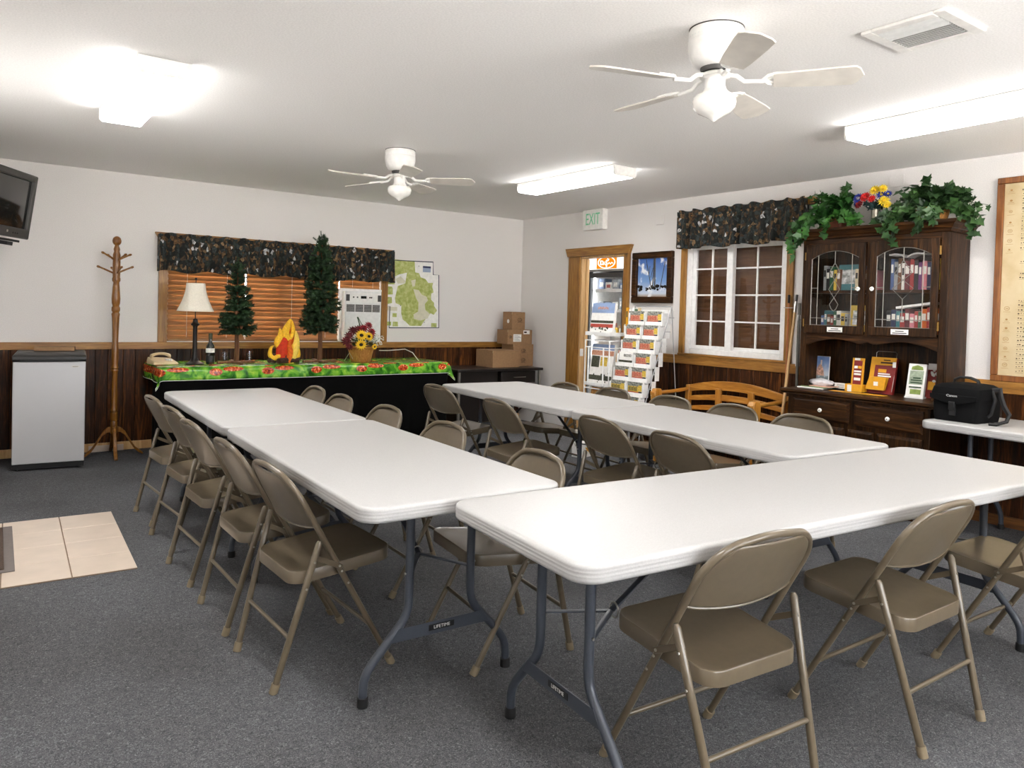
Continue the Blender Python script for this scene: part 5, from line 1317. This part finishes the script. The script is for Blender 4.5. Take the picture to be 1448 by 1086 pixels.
# ---- plants and flowers on top
HT = 2.0665
def ivy(label, x, y, seed, n, spread, leaf, mat, pot, trail, hgt):
    r = random.Random(seed); t = hthing('potted_ivy', label, 'potted plant', x, y, HT)
    if pot == 'trough': MB().loft([rrect3(-.085,-.05,.085,.05,.03,0), rrect3(-.10,-.06,.10,.06,.03,.085), rrect3(-.09,-.05,.09,.05,.03,.085), rrect3(-.08,-.04,.08,.04,.03,.07)]).obj('pot', M['pot'], t)
    else: MB().lathe([(0,0),(.085,0),(.09,.005),(.115,.10),(.105,.10),(.09,.07),(0,.07)], 24).obj('pot', M['basket'], t)
    f = MB(); s = MB()
    for k in range(n):
        u = k/n; kind = r.random()
        a = r.uniform(0, 2*PI)
        dr = Vector((math.cos(a)*spread[0], math.sin(a)*spread[1]*.55-.02, 0)); h = r.uniform(.25, 1)*hgt*(1-.35*min(1, abs(dr.x)/max(spread)))
        P0 = Vector((r.uniform(-.05,.05), r.uniform(-.03,.03), .07)); P2 = P0+dr*r.uniform(.5, 1)+Vector((0,0,h-.07-r.uniform(0,.06)*1))
        if kind > .72: P2.z = r.uniform(-.0, .10); P2 += dr*.25
        P1 = P0+Vector((dr.x*.25, dr.y*.25, h*.9)); pts = []
        for i in range(9):
            q = i/8; pts.append(P0*(1-q)**2+P1*2*q*(1-q)+P2*q*q)
        s.tube(pts, .0016, 4)
        for i in range(2, 9):
            for m in range(2 if i < 8 else 1):
                d = (rv(r)*.8+Vector((0,-.5,.1))+(pts[i]-pts[i-1]).normalized()*.6).normalized(); nrm = (Vector((0,-.7,.7))+rv(r)*.6).normalized()
                five(f, pts[i]+rv(r)*.012, d, nrm, leaf*r.uniform(.65, 1.2))
    for (tx, ty, dz, dx) in trail:
        p = Vector((tx*.5, -.08, .09)); pts = [p]
        tgt = Vector((tx, ty, dz))
        mid = Vector((tx*.9, ty, .10)); 
        pts = [p*(1-q)**2+mid*2*q*(1-q)+tgt*q*q for q in [i/12 for i in range(13)]]
        s.tube(pts, .0016, 4)
        for i in range(3, 13):
            for m in range(2): five(f, pts[i]+rv(r)*.018, (rv(r)+Vector((0,-.3,-.7))).normalized(), (Vector((0,-1,.3))+rv(r)*.5).normalized(), leaf*r.uniform(.7, 1.1))
    f.obj('foliage', mat, t, ang=80); s.obj('stem', M['ivy2'], t)
def rrect3(x0, y0, x1, y1, r, z): return [(x, y, z) for x, y in rrect(x0, y0, x1, y1, r, 4)]
def five(mb, p, d, n, L):
    s = d.cross(n); s = s.normalized() if s.length > .05 else d.orthogonal().normalized(); n = s.cross(d)
    prof = [(0,0), (.42,-.12), (.30,.22), (.52,.42), (.24,.62), (0,1.05)]
    mid = [p+d*(L*q)+n*(-.05*L) for q in (0, .3, .6, 1.05)]
    left = [p+d*(L*v)+s*(L*u)+n*(.10*L*abs(u)) for u, v in prof[1:5]]; right = [p+d*(L*v)-s*(L*u)+n*(.10*L*abs(u)) for u, v in prof[1:5]]
    vs = mid+left+right
    mb.add(vs, [(0,4,5,1), (1,5,6,2), (2,6,7,3), (1,0,8,9), (2,1,9,10), (3,2,10,11)])
ivy('trailing ivy in a red-brown pot at the left end of the hutch top', -.36, -.24, 4, 34, (.20, .22), .062, M['ivy'], 'trough', [(-.27,-.17,-.13,0), (-.22,-.18,-.2,0), (-.31,-.10,-.02,0), (-.16,-.18,-.08,0), (.03,-.18,-.05,0), (.24,-.10,.03,0)], .385)
ivy('larger dark leafy ivy in a basket at the right end of the hutch top', .37, -.23, 9, 52, (.31, .26), .066, M['ivy2'], 'basket', [(-.25,-.18,-.06,0), (-.19,-.19,-.13,0), (.0,-.20,-.06,0), (.27,-.02,-.10,0), (.30,.0,-.02,0), (-.30,-.14,.02,0), (.1,-.2,-.02,0)], .345)
t = hthing('flower_vase', 'pewter vase of red, blue and yellow flowers between the two ivies', 'flower vase', -.02, -.26, HT)
MB().lathe([(0,0),(.036,0),(.037,.004),(.030,.06),(.031,.125),(.028,.125),(.028,.06),(0,.02)], 22).obj('vase', M['pewter'], t)
r = random.Random(6); f = MB()
for k in range(40): five(f, Vector((r.uniform(-.06,.06), r.uniform(-.05,.04), r.uniform(.13,.19))), rv(r), rv(r), .04)
f.obj('foliage', plain('dark_teal_leaf', (18,50,50), .6, noise=.2), t)
s = MB()
for k in range(6): s.tube([(0,0,.05), (r.uniform(-.05,.05), -.01, .16), (r.uniform(-.09,.09), -.03, .22)], .002, 5)
s.obj('stem', M['ivy2'], t)
cb = plain('blue_petals', (44,60,160), .7, noise=.2); crd = plain('red_petals', (206,30,30), .7, noise=.12); cy_ = plain('yellow_petals', (226,196,44), .7, noise=.1)
for p, nme, m_, c_, s_ in (((-.11,-.05,.215), 'blue_flower', cb, wht, .045), ((-.05,-.06,.215), 'red_flower', crd, crd, .048), ((-.005,-.05,.20), 'red_flower', crd, crd, .035), ((-.10,-.05,.165), 'red_flower', wine2, wine, .04), ((-.13,-.03,.18), 'blue_flower', cb, wht, .03), ((.015,-.05,.26), 'yellow_flower', cy_, sun, .045), ((.075,-.05,.265), 'yellow_flower', cy_, sun, .04), ((.055,-.03,.225), 'blue_flower', cb, cy_, .04), ((.11,-.04,.225), 'blue_flower', cb, cy_, .03), ((.09,-.06,.175), 'yellow_flower', cy_, sun, .046), ((.11,-.05,.145), 'yellow_flower', cy_, sun, .035)):
    bloom(t, nme, m_, c_, p, (p[0]*3, -1, .5), s_, 12, 3)

# ---- camera bag on the side table
t = thing('camera_bag', 'black camera bag with shoulder strap on the white table by the wall', 'camera bag', (-.41, -5.465, .738), -PI/2-.10)
MB().loft([rrect3(-.135,-.185,.135,.10,.03,.0), rrect3(-.142,-.195,.142,.105,.035,.03), rrect3(-.145,-.195,.145,.105,.035,.16), rrect3(-.14,-.19,.14,.10,.04,.20)]).obj('body', M['nylon'], t)
MB().loft([rrect3(-.15,-.203,.15,.108,.04,.145), rrect3(-.155,-.207,.155,.112,.04,.175), rrect3(-.15,-.195,.15,.105,.045,.215), rrect3(-.12,-.165,.12,.08,.05,.236), rrect3(-.08,-.12,.08,.05,.04,.242)]).obj('lid', M['nylon'], t)
fl = [(-.148, .17)]+[(-.148+.296*i/20, .142-.028*math.sin(PI*i/20)) for i in range(21)]+[(.148, .17)]
MB().prism(fl, .203, .212, M=RX(PI/2)).obj('front_flap', M['nylon'], t, bevel=.003)
text('maker_lettering', 'Canon', M['paper'], .02, t, (-.005, -.2125, .165), (PI/2, 0, 0), .0005, sx=1.3)
bk = Bx(-.022, -.218, .075, .016, -.203, .128).obj('buckle', M['black'], t, bevel=.003); Bx(-.022, -.2065, .04, .016, -.197, .13).obj('buckle_strap', M['nylon2'], t)
MB().tube([(-.085, -.04, .232), (-.078, -.045, .262), (-.04, -.05, .278), (.02, -.05, .278), (.065, -.045, .262), (.075, -.04, .232)], .009, 8, sx=1.6).obj('carry_handle', M['nylon2'], t)
MB().tube([(-.146, -.06, .165), (-.19, -.07, .19), (-.205, -.05, .16), (-.175, -.04, .125), (-.15, -.04, .12)], .010, 6, sx=1.5).obj('strap_loop', M['nylon2'], t)
MB().tube([(.148, -.03, .205), (.19, -.02, .215), (.20, -.03, .17), (.235, -.06, .115), (.275, -.08, .07), (.27, -.10, .03), (.225, -.13, .008), (.19, -.14, .008)], .011, 6, sx=1.7).obj('shoulder_strap', M['nylon2'], t)
MB().tube([(.146, -.03, .20), (.175, -.05, .15), (.165, -.07, .06), (.15, -.08, .04)], .010, 6, sx=1.8).obj('side_strap', M['nylon2'], t)

# ------------------------------------------------------------------ wooden bench by the window
t = thing('bench', 'honey oak bench with curved back rails under the gridded window', 'bench', (-.09, -3.40, 0), -PI/2)
bw = .53
ow = M['oak']; oz = M['oak_z']; ox = wood('honey_oak_x', (134,84,26), (176,118,42), (204,150,70), 'x', .4, .3, .8)
for s in (-1, 1):
    x = s*bw
    MB().loft([[(x-.022,-.07,0),(x+.022,-.07,0),(x+.022,-.02,0),(x-.022,-.02,0)], [(x-.022,-.07,.42),(x+.022,-.07,.42),(x+.022,-.02,.42),(x-.022,-.02,.42)], [(x-.022,-.05,.715),(x+.022,-.05,.715),(x+.022,0,.715),(x-.022,0,.715)]]).obj('back_post', oz, t, bevel=.004)
    MB().loft([[(x-.025,-.49,0),(x+.025,-.49,0),(x+.025,-.44,0),(x-.025,-.44,0)], [(x-.025,-.49,.45),(x+.025,-.49,.45),(x+.025,-.44,.45),(x-.025,-.44,.45)], [(x-.032,-.52,.60),(x+.032,-.52,.60),(x+.032,-.43,.60),(x-.032,-.43,.60)], [(x-.032,-.53,.66),(x+.032,-.53,.66),(x+.032,-.43,.66),(x-.032,-.43,.66)], [(x-.03,-.51,.695),(x+.03,-.51,.695),(x+.03,-.44,.695),(x-.03,-.44,.695)]]).obj('front_post', oz, t, bevel=.008)
    MB().tube([(x,-.48,.655), (x,-.28,.66), (x,-.06,.675)], .022, 10, sx=.8).obj('armrest', ow, t)
    MB().box(x-.015,-.45,.30,x+.015,-.05,.36).obj('side_rail', ow, t)
def rail(z0, sag, h):
    pts = []; rings = []
    for i in range(21):
        x = -bw+.02+(2*bw-.04)*i/20; u = 2*i/20-1; z = z0+sag*(1-u*u); hh = h*(1-.25*u*u)
        yb_ = -.045+.02*(z-.42)/.3
        rings.append([(x,yb_-.013,z),(x,yb_+.013,z),(x,yb_+.013,z+hh),(x,yb_-.013,z+hh)])
    MB().loft(rings).obj('back_rail', ox, t, bevel=.004)
rail(.655, .045, .085); rail(.57, .035, .055); rail(.48, .03, .05)
for x in (-.17, .18): MB().box(x-.03, -.055, .50, x+.03, -.03, .71).obj('back_slat', oz, t, bevel=.004)
MB().box(-bw+.025, -.48, .405, bw-.025, -.05, .432).obj('seat', ox, t, bevel=.008)
MB().box(-bw+.025, -.475, .33, bw-.025, -.45, .404).obj('front_apron', ox, t, bevel=.003)

# ------------------------------------------------------------------ poles leaning between window and hutch
def pole(lab, name, cat, p0, p1, r, mat, extra=None):
    t = thing(name, lab, cat, p0); d = Vector(p1)-Vector(p0)
    MB().tube([(0,0,0), tuple(d)], r, 12).obj('shaft', mat, t)
    if extra: extra(t, d)
pole('thin orange-brown broom handle leaning against the gridded window casing', 'broom_handle', 'pole', (-.24, -3.985, 0), (-.045, -3.862, 1.50), .008, wood('orange_stick', (150,84,40), (176,104,54), (196,128,76), 'z', .4, .3), lambda t, d: (MB().tube([tuple(d), tuple(d+Vector((0,0,.07)))], .010, 10).obj('tip', M['bronze'], t), MB().tube([(-.028,d.y+.03,1.46), (-.028+.02,d.y-.09,1.46)], .003, 6, M=T(d.x,0,0)).obj('hook', M['steel'], t)))
pole('thicker pale wooden pole with a metal collar leaning beside the hutch', 'wooden_pole', 'pole', (-.47, -4.062, 0), (-.06, -3.935, 1.44), .0125, M['pale_z'], lambda t, d: (MB().tube([tuple(d*.985), tuple(d*1.05)], .014, 12).obj('collar', M['steel'], t), MB().tube([tuple(d*1.05), tuple(d*1.09)], .011, 12).obj('tip', M['tvbody'], t)))
pole('grey metal pole standing between the wooden pole and the hutch', 'metal_pole', 'pole', (-.10, -4.0, 0), (-.05, -3.968, 1.50), .013, plain('dull_grey_metal', (120,118,112), .45, .6), lambda t, d: MB().tube([(d.x,d.y,.97), (d.x,d.y+.0,1.40)], .017, 12).obj('white_sleeve', M['whitep'], t))
pole('slim wooden dowel with metal clips standing closest to the hutch', 'wooden_dowel', 'pole', (-.10, -4.062, 0), (-.05, -4.03, 1.50), .009, M['rail_z'], lambda t, d: (MB().tube([(d.x,d.y,1.15), (d.x,d.y,1.49)], .011, 10).obj('grey_end', M['steel'], t), MB().tube([(d.x-.012,d.y,1.05), (d.x-.012,d.y,1.12)], .008, 8).obj('clip', M['steel'], t)))

# ------------------------------------------------------------------ brochure racks beside the doorway
ink_r = plain('print_red', (170,70,58), .5, noise=.25, nscale=120); ink_y = plain('print_yellow', (206,176,74), .5, noise=.2, nscale=120); ink_k = plain('print_dark', (64,66,54), .5, noise=.4, nscale=90)
ink_w = plain('print_pale', (204,130,106), .5, noise=.45, nscale=170)
t = thing('brochure_rack', 'tiered white plastic brochure rack with two columns beside the doorway', 'brochure rack', (0, -2.60, 0), -PI/2)
cw = .225
tier = []
for i in range(7):
    z = 1.285-.132*i; y = -.42-.046*i; tier.append((y, z))
    for c in (-1, 1):
        x = c*cw/2
        p = MB().box(x-cw/2+.003, y-.04, z-.02, x+cw/2-.003, y+.03, z-.014).box(x-cw/2+.003, y+.024, z-.02, x+cw/2-.003, y+.03, z+.13)
        p.box(x-cw/2+.003, y-.04, z-.02, x-cw/2+.009, y+.03, z+.10).box(x+cw/2-.009, y-.04, z-.02, x+cw/2-.003, y+.03, z+.10)
        p.box(x-cw/2+.003, y-.044, z-.02, x+cw/2-.003, y-.038, z+.02).box(x-cw/2+.003, y-.044, z+.02, x-cw/2+.018, y-.038, z+.10).box(x+cw/2-.018, y-.044, z+.02, x+cw/2-.003, y-.038, z+.10)
        p.obj('pocket', M['whitep'], t, bevel=.0015, seg=1)
fr = MB()
for s in (-1, 1):
    x = s*(cw+.012)
    fr.tube([(x,-.36,1.45), (x,-.72,.42), (x,-.76,.02)], .0045, 8).tube([(x,-.36,1.45), (x,-.20,.02)], .0045, 8).tube([(x,-.74,.02), (x,-.2,.02)], .0045, 8)
    for i in range(7): fr.tube([(x,tier[i][0]+.03,tier[i][1]+.06), (x,tier[i][0]+.10,tier[i][1]+.06)], .004, 6)
fr.tube([(-cw,-.36,1.45), (cw,-.36,1.45)], .006, 8).tube([(-cw,-.20,.02), (cw,-.20,.02)], .006, 8)
fr.obj('frame', plain('grey_wire', (170,170,172), .4, .5), t)
for s in range(6):
    y, z = tier[s]
    MB().box(cw+.004, y+.005, z-.0, cw+.009, y+.06, z+.13, M=T(.004*s, .03, 0)).obj('side_pocket', M['whitep'], t)
CN = ['top', 'second', 'third', 'fourth', 'fifth', 'sixth', 'bottom']
proto = {}
for i in range(7):
    for c in (-1, 1):
        if i == 6 and c < 0: continue
        y, z = tier[i]; x = c*cw/2
        lab = 'red and yellow brochure in the %s row of the tiered rack, %s column' % (CN[i], 'bench-side' if c > 0 else 'doorway-side')
        kind = 'odd' if (i == 3 and c < 0) else ('b' if i == 5 else 'a')
        if kind == 'odd': lab = 'black and white brochure in the fourth row of the tiered rack, doorway-side column'
        loc = tuple(Vector((y, -2.60-x, z)))
        if kind in proto: dup(proto[kind], loc, -PI/2, lab); continue
        b = thing('brochure', lab, 'brochure', loc, -PI/2, 'brochures in the tiered white rack'); w2 = cw/2-.02
        MB().box(-w2, -.03, -.012, w2, -.004, .118).obj('stack', M['paper'], b)
        yy = -.0305
        if kind == 'odd':
            Bx(-w2, yy-.001, .0, w2, yy, .04).obj('print_band', ink_k, b); q = MB()
            for k in range(5): q.tube([(-.02+k*.02+.008*math.cos(a), yy-.0008, .085+.012*math.sin(a)) for a in [j*PI/4 for j in range(8)]], .002, 4, closed=True)
            q.obj('print_lettering', M['rubber'], b)
        else:
            Bx(-w2, yy-.0008, .075, w2, yy+.0002, .117).obj('print_sky', plain('print_hill', (116,118,112), .6, noise=.5, nscale=70), b)
            Bx(-w2, yy-.0012, .028, w2*.42, yy+.0002, .078).obj('print_red_band', ink_w if kind == 'a' else ink_y, b)
            Bx(w2*.42, yy-.0012, .035, w2, yy+.0002, .09).obj('print_yellow_panel', ink_y, b)
            Bx(-w2, yy-.0012, .008, w2*.5, yy+.0002, .028).obj('print_dark_band', ink_r, b)
            Bx(w2*.45, yy-.0012, .006, w2, yy+.0002, .032).obj('print_black_corner', M['rubber'], b)
            q = MB()
            for k in range(9): q.box(-w2+.008+k*.0125, yy-.002, .036, -w2+.0155+k*.0125, yy-.001, .068+.004*(k % 3))
            q.obj('print_lettering', ink_r if kind == 'a' else ink_k, b)
        proto[kind] = b

t = thing('newspaper_rack', 'white wire and plastic rack of free magazines in front of the doorway', 'magazine rack', (-.50, -2.135, 0), -PI/2)
rw = .175
wf2 = MB()
for s in (-1, 1):
    for y in (-.14, .05): wf2.tube([(s*rw, y, .0), (s*rw, y, 1.10)], .006, 8)
    wf2.tube([(s*rw*.62, -.155, .66), (s*rw*.62, -.155, 1.03)], .007, 8)
for z in (.30, .62, .66, 1.03, 1.10): wf2.tube([(-rw,-.14,z), (rw,-.14,z), (rw,.05,z), (-rw,.05,z)], .005, 6, closed=True)
wf2.obj('frame', M['whitep'], t)
for z, h in ((.36, .02), (.66, .02), (1.16, .025)):
    MB().box(-rw,-.14,z-.01,rw,.05,z).box(-rw,-.145,z-.01,rw,-.139,z+h).box(-rw-.004,-.14,z-.01,-rw,.05,z+h).box(rw,-.14,z-.01,rw+.004,.05,z+h).obj('shelf', M['whitep'], t)
MB().tube([(.02,.04,1.04), (.02,.04,1.30)], .02, 10).obj('post', M['whitep'], t)
sky_p = plain('print_sky_blue', (140,160,196), .5, noise=.06, nscale=12)
def magazine(lab, z, y, h, rows, lean=.12):
    b = thing('magazine', lab, 'magazine', (-.50+y, -2.135, z), -PI/2, 'magazines in the white wire rack'); A_ = RX(-lean)
    MB().box(-rw+.012, 0, 0, rw-.012, .03, h, M=A_).obj('stack', M['paper'], b)
    for (z0, z1, x0, x1, m_) in rows: Bx(x0*(rw-.014), -.0015, z0*h, x1*(rw-.014), -.0002, z1*h, M=A_).obj('print_panel', m_, b)
    q = MB(); rr = random.Random(int(z*100))
    for k in range(14): q.ball((rr.uniform(-.14,.14), -.0012, h*rr.uniform(.05,.30)), rr.uniform(.006,.014), 8, 4, sc=(1,.12,1), M=A_)
    q.obj('print_figure', ink_k, b)
    return b, A_
b, A_ = magazine('magazine with pale blue sky cover at the top of the white wire rack', 1.162, -.10, .315, [(.68,1,-1,1,sky_p), (.36,.44,-1,1,ink_k), (.22,.33,-1,1,ink_r)])
q = MB()
for k in range(7): q.box(-.075+.022*k, -.003, .25+.004*(k % 2), -.06+.022*k, -.0012, .272+.006*((k*3) % 2), M=A_)
q.obj('print_lettering', ink_w, b)
magazine('magazine with grey and red masthead in the middle pocket of the white wire rack', .665, -.10, .40, [(.86,1,-1,1,sky_p), (.72,.84,-1,1,ink_w), (.42,.70,-.9,-.2,ink_k), (.46,.68,-.1,.5,ink_y), (.1,.22,-1,1,ink_k)])
magazine('magazine with tan photo in the lower pocket of the white wire rack', .365, -.11, .28, [(.70,.95,-.8,.8,plain('print_tan', (176,124,60), .6, noise=.2, nscale=40)), (.42,.66,-1,1,ink_k), (.22,.38,-1,1,ink_w)])
rr = random.Random(31)
for k, (lab, col) in enumerate((('gold leaflet upright behind the white wire rack, first from the doorway', yb), ('white leaflet upright beside the gold one in the white wire rack', M['paper']), ('white leaflet upright beside the green one in the white wire rack', M['whitep']), ('green rolled leaflet upright in the white wire rack', plain('print_green', (40,92,50), .6)), ('cream rolled leaflet upright nearest the tiered rack', M['beige']))):
    b = thing('leaflet', lab, 'leaflet', (-.44, -2.335-.033*k, 1.19), -PI/2)
    MB().box(-.013, 0, 0, .013, .02, .245-.015*(k % 2), M=RX(-.05) @ RY(.03*k-.05)).obj('stack', col, b)
    Bx(-.008, -.001, .15, .008, 0, .21, M=RX(-.05) @ RY(.03*k-.05)).obj('print_panel', ink_k, b)
t = thing('leaflet_box', 'white leaflet box hung between the two brochure racks', 'leaflet box', (-.395, -2.345, 1.16), -PI/2)
MB().box(-.055,-.04,0,.055,.05,.008).box(-.055,-.04,0,.055,-.034,.10).box(-.055,.044,0,.055,.05,.12).box(-.055,-.034,0,-.049,.044,.11).box(.049,-.034,0,.055,.044,.11).obj('tray', M['whitep'], t, bevel=.002)
MB().tube([(0,.02,-1.16), (0,.02,0)], .012, 10).obj('post', M['whitep'], t)

# ------------------------------------------------------------------ shop seen through the doorway
t = thing('drinks_cooler', 'black-framed glass door cooler with orange oval sign seen through the doorway', 'cooler', (1.0, -.50, 0), -PI/2)
cwid = .37
co_ = MB().box(-cwid, .02, .10, -cwid+.05, .75, 1.98).box(cwid-.05, .02, .10, cwid, .75, 1.98).box(-cwid, .70, .10, cwid, .75, 1.98).box(-cwid, .02, 1.93, cwid, .75, 2.15).box(-cwid, .02, 0, cwid, .75, .14)
co_.obj('case', M['black'], t, smooth=False)
ln_ = MB().box(-cwid+.05, .66, .14, cwid-.05, .70, 1.93).box(-cwid+.05, .05, .14, -cwid+.06, .66, 1.93).box(cwid-.06, .05, .14, cwid-.05, .66, 1.93); ln_.obj('liner', M['white'], t, smooth=False)
for z in (.35, .72, 1.08, 1.40, 1.66): MB().box(-cwid+.06, .06, z, cwid-.06, .64, z+.02).box(-cwid+.06, .05, z-.005, cwid-.06, .06, z+.035).obj('shelf', M['white'], t)
for x in (-cwid+.085, cwid-.085): MB().tube([(x, .055, .2), (x, .055, 1.88)], .012, 8).obj('lamp_tube', glow('cooler_tube', (244,250,255), 4.0), t)
df = MB().box(-cwid+.01, -.02, .16, -cwid+.07, .015, 1.90).box(cwid-.07, -.02, .16, cwid-.01, .015, 1.90).box(-cwid+.07, -.02, .16, cwid-.07, .015, .23).box(-cwid+.07, -.02, 1.84, cwid-.07, .015, 1.90)
do = df.obj('glass_door', M['tvbody'], t, bevel=.004); Bx(-cwid+.07, -.004, .23, cwid-.07, .004, 1.84).obj('pane', M['glass'], do, smooth=False)
MB().tube([(-cwid+.04,-.02,1.2), (-cwid+.04,-.05,1.2), (-cwid+.04,-.05,.85), (-cwid+.04,-.02,.85)], .009, 8).obj('handle', M['steel'], do)
Bx(-cwid, -.01, 1.92, cwid, .02, 1.945).obj('sign_sill', M['steel'], t)
sg = Bx(-cwid+.02, -.01, 1.95, cwid-.02, .02, 2.135).obj('lit_sign', glow('sign_white', (255,250,240), .5), t)
Bx(-.19, -.0125, 1.952, .19, -.0095, 2.133).obj('orange_panel', glow('sign_orange', (246,128,20), .34), sg)
sw = glow('sign_lettering', (255,246,230), .5)
SM = T(0, 0, 2.035) @ Matrix.Diagonal((.95, 1, .70, 1)) @ T(0, 0, -2.075)
MB().tube([(.165*math.cos(a), -.0135, 2.075+.105*math.sin(a)) for a in [2*PI*k/40 for k in range(40)]], .008, 6, closed=True, M=SM).obj('oval', sw, sg)
q0 = MB()
q0.box(-.125,-.016,2.03,-.105,-.012,2.11).tube([(-.115,-.014,2.105), (-.075,-.014,2.10), (-.06,-.014,2.07), (-.075,-.014,2.04), (-.115,-.014,2.035)], .009, 6)
q0.box(-.008,-.016,1.99,.012,-.012,2.12).tube([(-.04,-.014,2.08), (.0,-.014,2.085), (.05,-.014,2.13), (.02,-.014,2.15), (.04,-.014,2.10)], .007, 6).tube([(.03,-.014,2.04), (.055,-.014,2.07), (.08,-.014,2.04), (.105,-.014,2.07), (.13,-.014,2.05)], .007, 6).tube([(-.06,-.014,2.03), (-.04,-.014,2.06), (-.02,-.014,2.03)], .006, 6)
q = MB().add(q0.v, q0.f, SM)
q.obj('script_lettering', sw, sg)
rr = random.Random(17); pc = [('white carton', (226,222,214)), ('pink-wrapped packet', (206,150,130)), ('grey packet', (150,156,160)), ('yellow packet', (222,180,60)), ('blue carton', (120,140,176)), ('tan packet', (190,160,120))]
pm_ = {n: plain('pack_'+n.replace(' ', '_'), c, .5, noise=.15, nscale=30) for n, c in pc}
SH = {1.68: 'top', 1.42: 'second', 1.10: 'third', .74: 'fourth', .37: 'bottom'}
used = set()
for z in SH:
    for k, x in enumerate((-.20, -.07, .06, .19)):
        n_ = pc[(k*2+int(z*10)) % 6][0]; w_ = rr.uniform(.045, .058); h_ = rr.uniform(.08, .17)
        b = thing('food_packet', '%s, %s from the left on the %s shelf of the cooler' % (n_, ORD[k], SH[z]), 'packet', (1.0+.10, -.50-x, z), -PI/2, 'packets in the glass door cooler')
        MB().box(-w_, 0, 0, w_, .14, h_).obj('wrapper', pm_[n_], b, bevel=.008); Bx(-w_*.6, -.0015, h_*.3, w_*.6, .001, h_*.7).obj('printed_panel', pm_['white carton'] if n_ != 'white carton' else ink_r, b)
t = thing('shop_light', 'lit white ceiling light of the shop behind the doorway', 'ceiling light', (1.2, -1.6, H))
Bx(-.15, -.6, -.07, .15, .6, -.01).obj('diffuser', M['diff'], t); Bx(-.16, -.61, -.012, .16, .61, 0).obj('pan', M['white'], t)
t = thing('orange_cabinet', 'white and orange case beside the cooler seen through the doorway', 'case', (1.05, -1.08, 0), -PI/2)
Bx(-.19, 0, 0, .19, .6, 1.93).obj('body', M['white'], t, bevel=.004); Bx(-.19, 0, 1.95, .19, .6, 2.2).obj('top_box', M['white'], t); Bx(-.17, -.006, 2.03, .17, 0, 2.19).obj('orange_panel', plain('orange_panel', (214,84,30), .5), t)

t = thing('floor_carton', 'small white carton with yellow print on the carpet by the doorway', 'box', (-.93, -2.28, 0), .3)
Bx(-.09, -.06, 0, .09, .06, .14).obj('carton', M['paper'], t, bevel=.003)
q = MB()
for k in range(5):
    a = 2*PI*k/5+.3; q.prism([(0,0), (.016*math.cos(a-.6), .016*math.sin(a-.6)), (.05*math.cos(a), .05*math.sin(a)), (.016*math.cos(a+.6), .016*math.sin(a+.6))], .0602, .0612, M=T(0,0,.08) @ RX(PI/2))
q.obj('printed_star', yb, t)
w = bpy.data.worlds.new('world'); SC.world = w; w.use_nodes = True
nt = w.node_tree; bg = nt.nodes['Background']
# outdoors: soft sky above the horizon, added bright lower half to light the ceiling
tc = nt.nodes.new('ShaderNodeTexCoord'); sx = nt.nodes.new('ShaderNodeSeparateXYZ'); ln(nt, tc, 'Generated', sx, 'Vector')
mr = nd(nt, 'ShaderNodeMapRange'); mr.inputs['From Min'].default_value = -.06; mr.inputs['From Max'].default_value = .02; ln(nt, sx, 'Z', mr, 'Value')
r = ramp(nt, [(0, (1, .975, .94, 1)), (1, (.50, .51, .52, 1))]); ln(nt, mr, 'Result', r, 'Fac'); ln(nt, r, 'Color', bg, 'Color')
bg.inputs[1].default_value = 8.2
SC.view_settings.view_transform = 'Standard'; SC.view_settings.look = 'None'; SC.view_settings.gamma = 1; SC.view_settings.use_curve_mapping = False
SC.view_settings.exposure = 2.02
SC.cycles.max_bounces = 8; SC.cycles.diffuse_bounces = 5
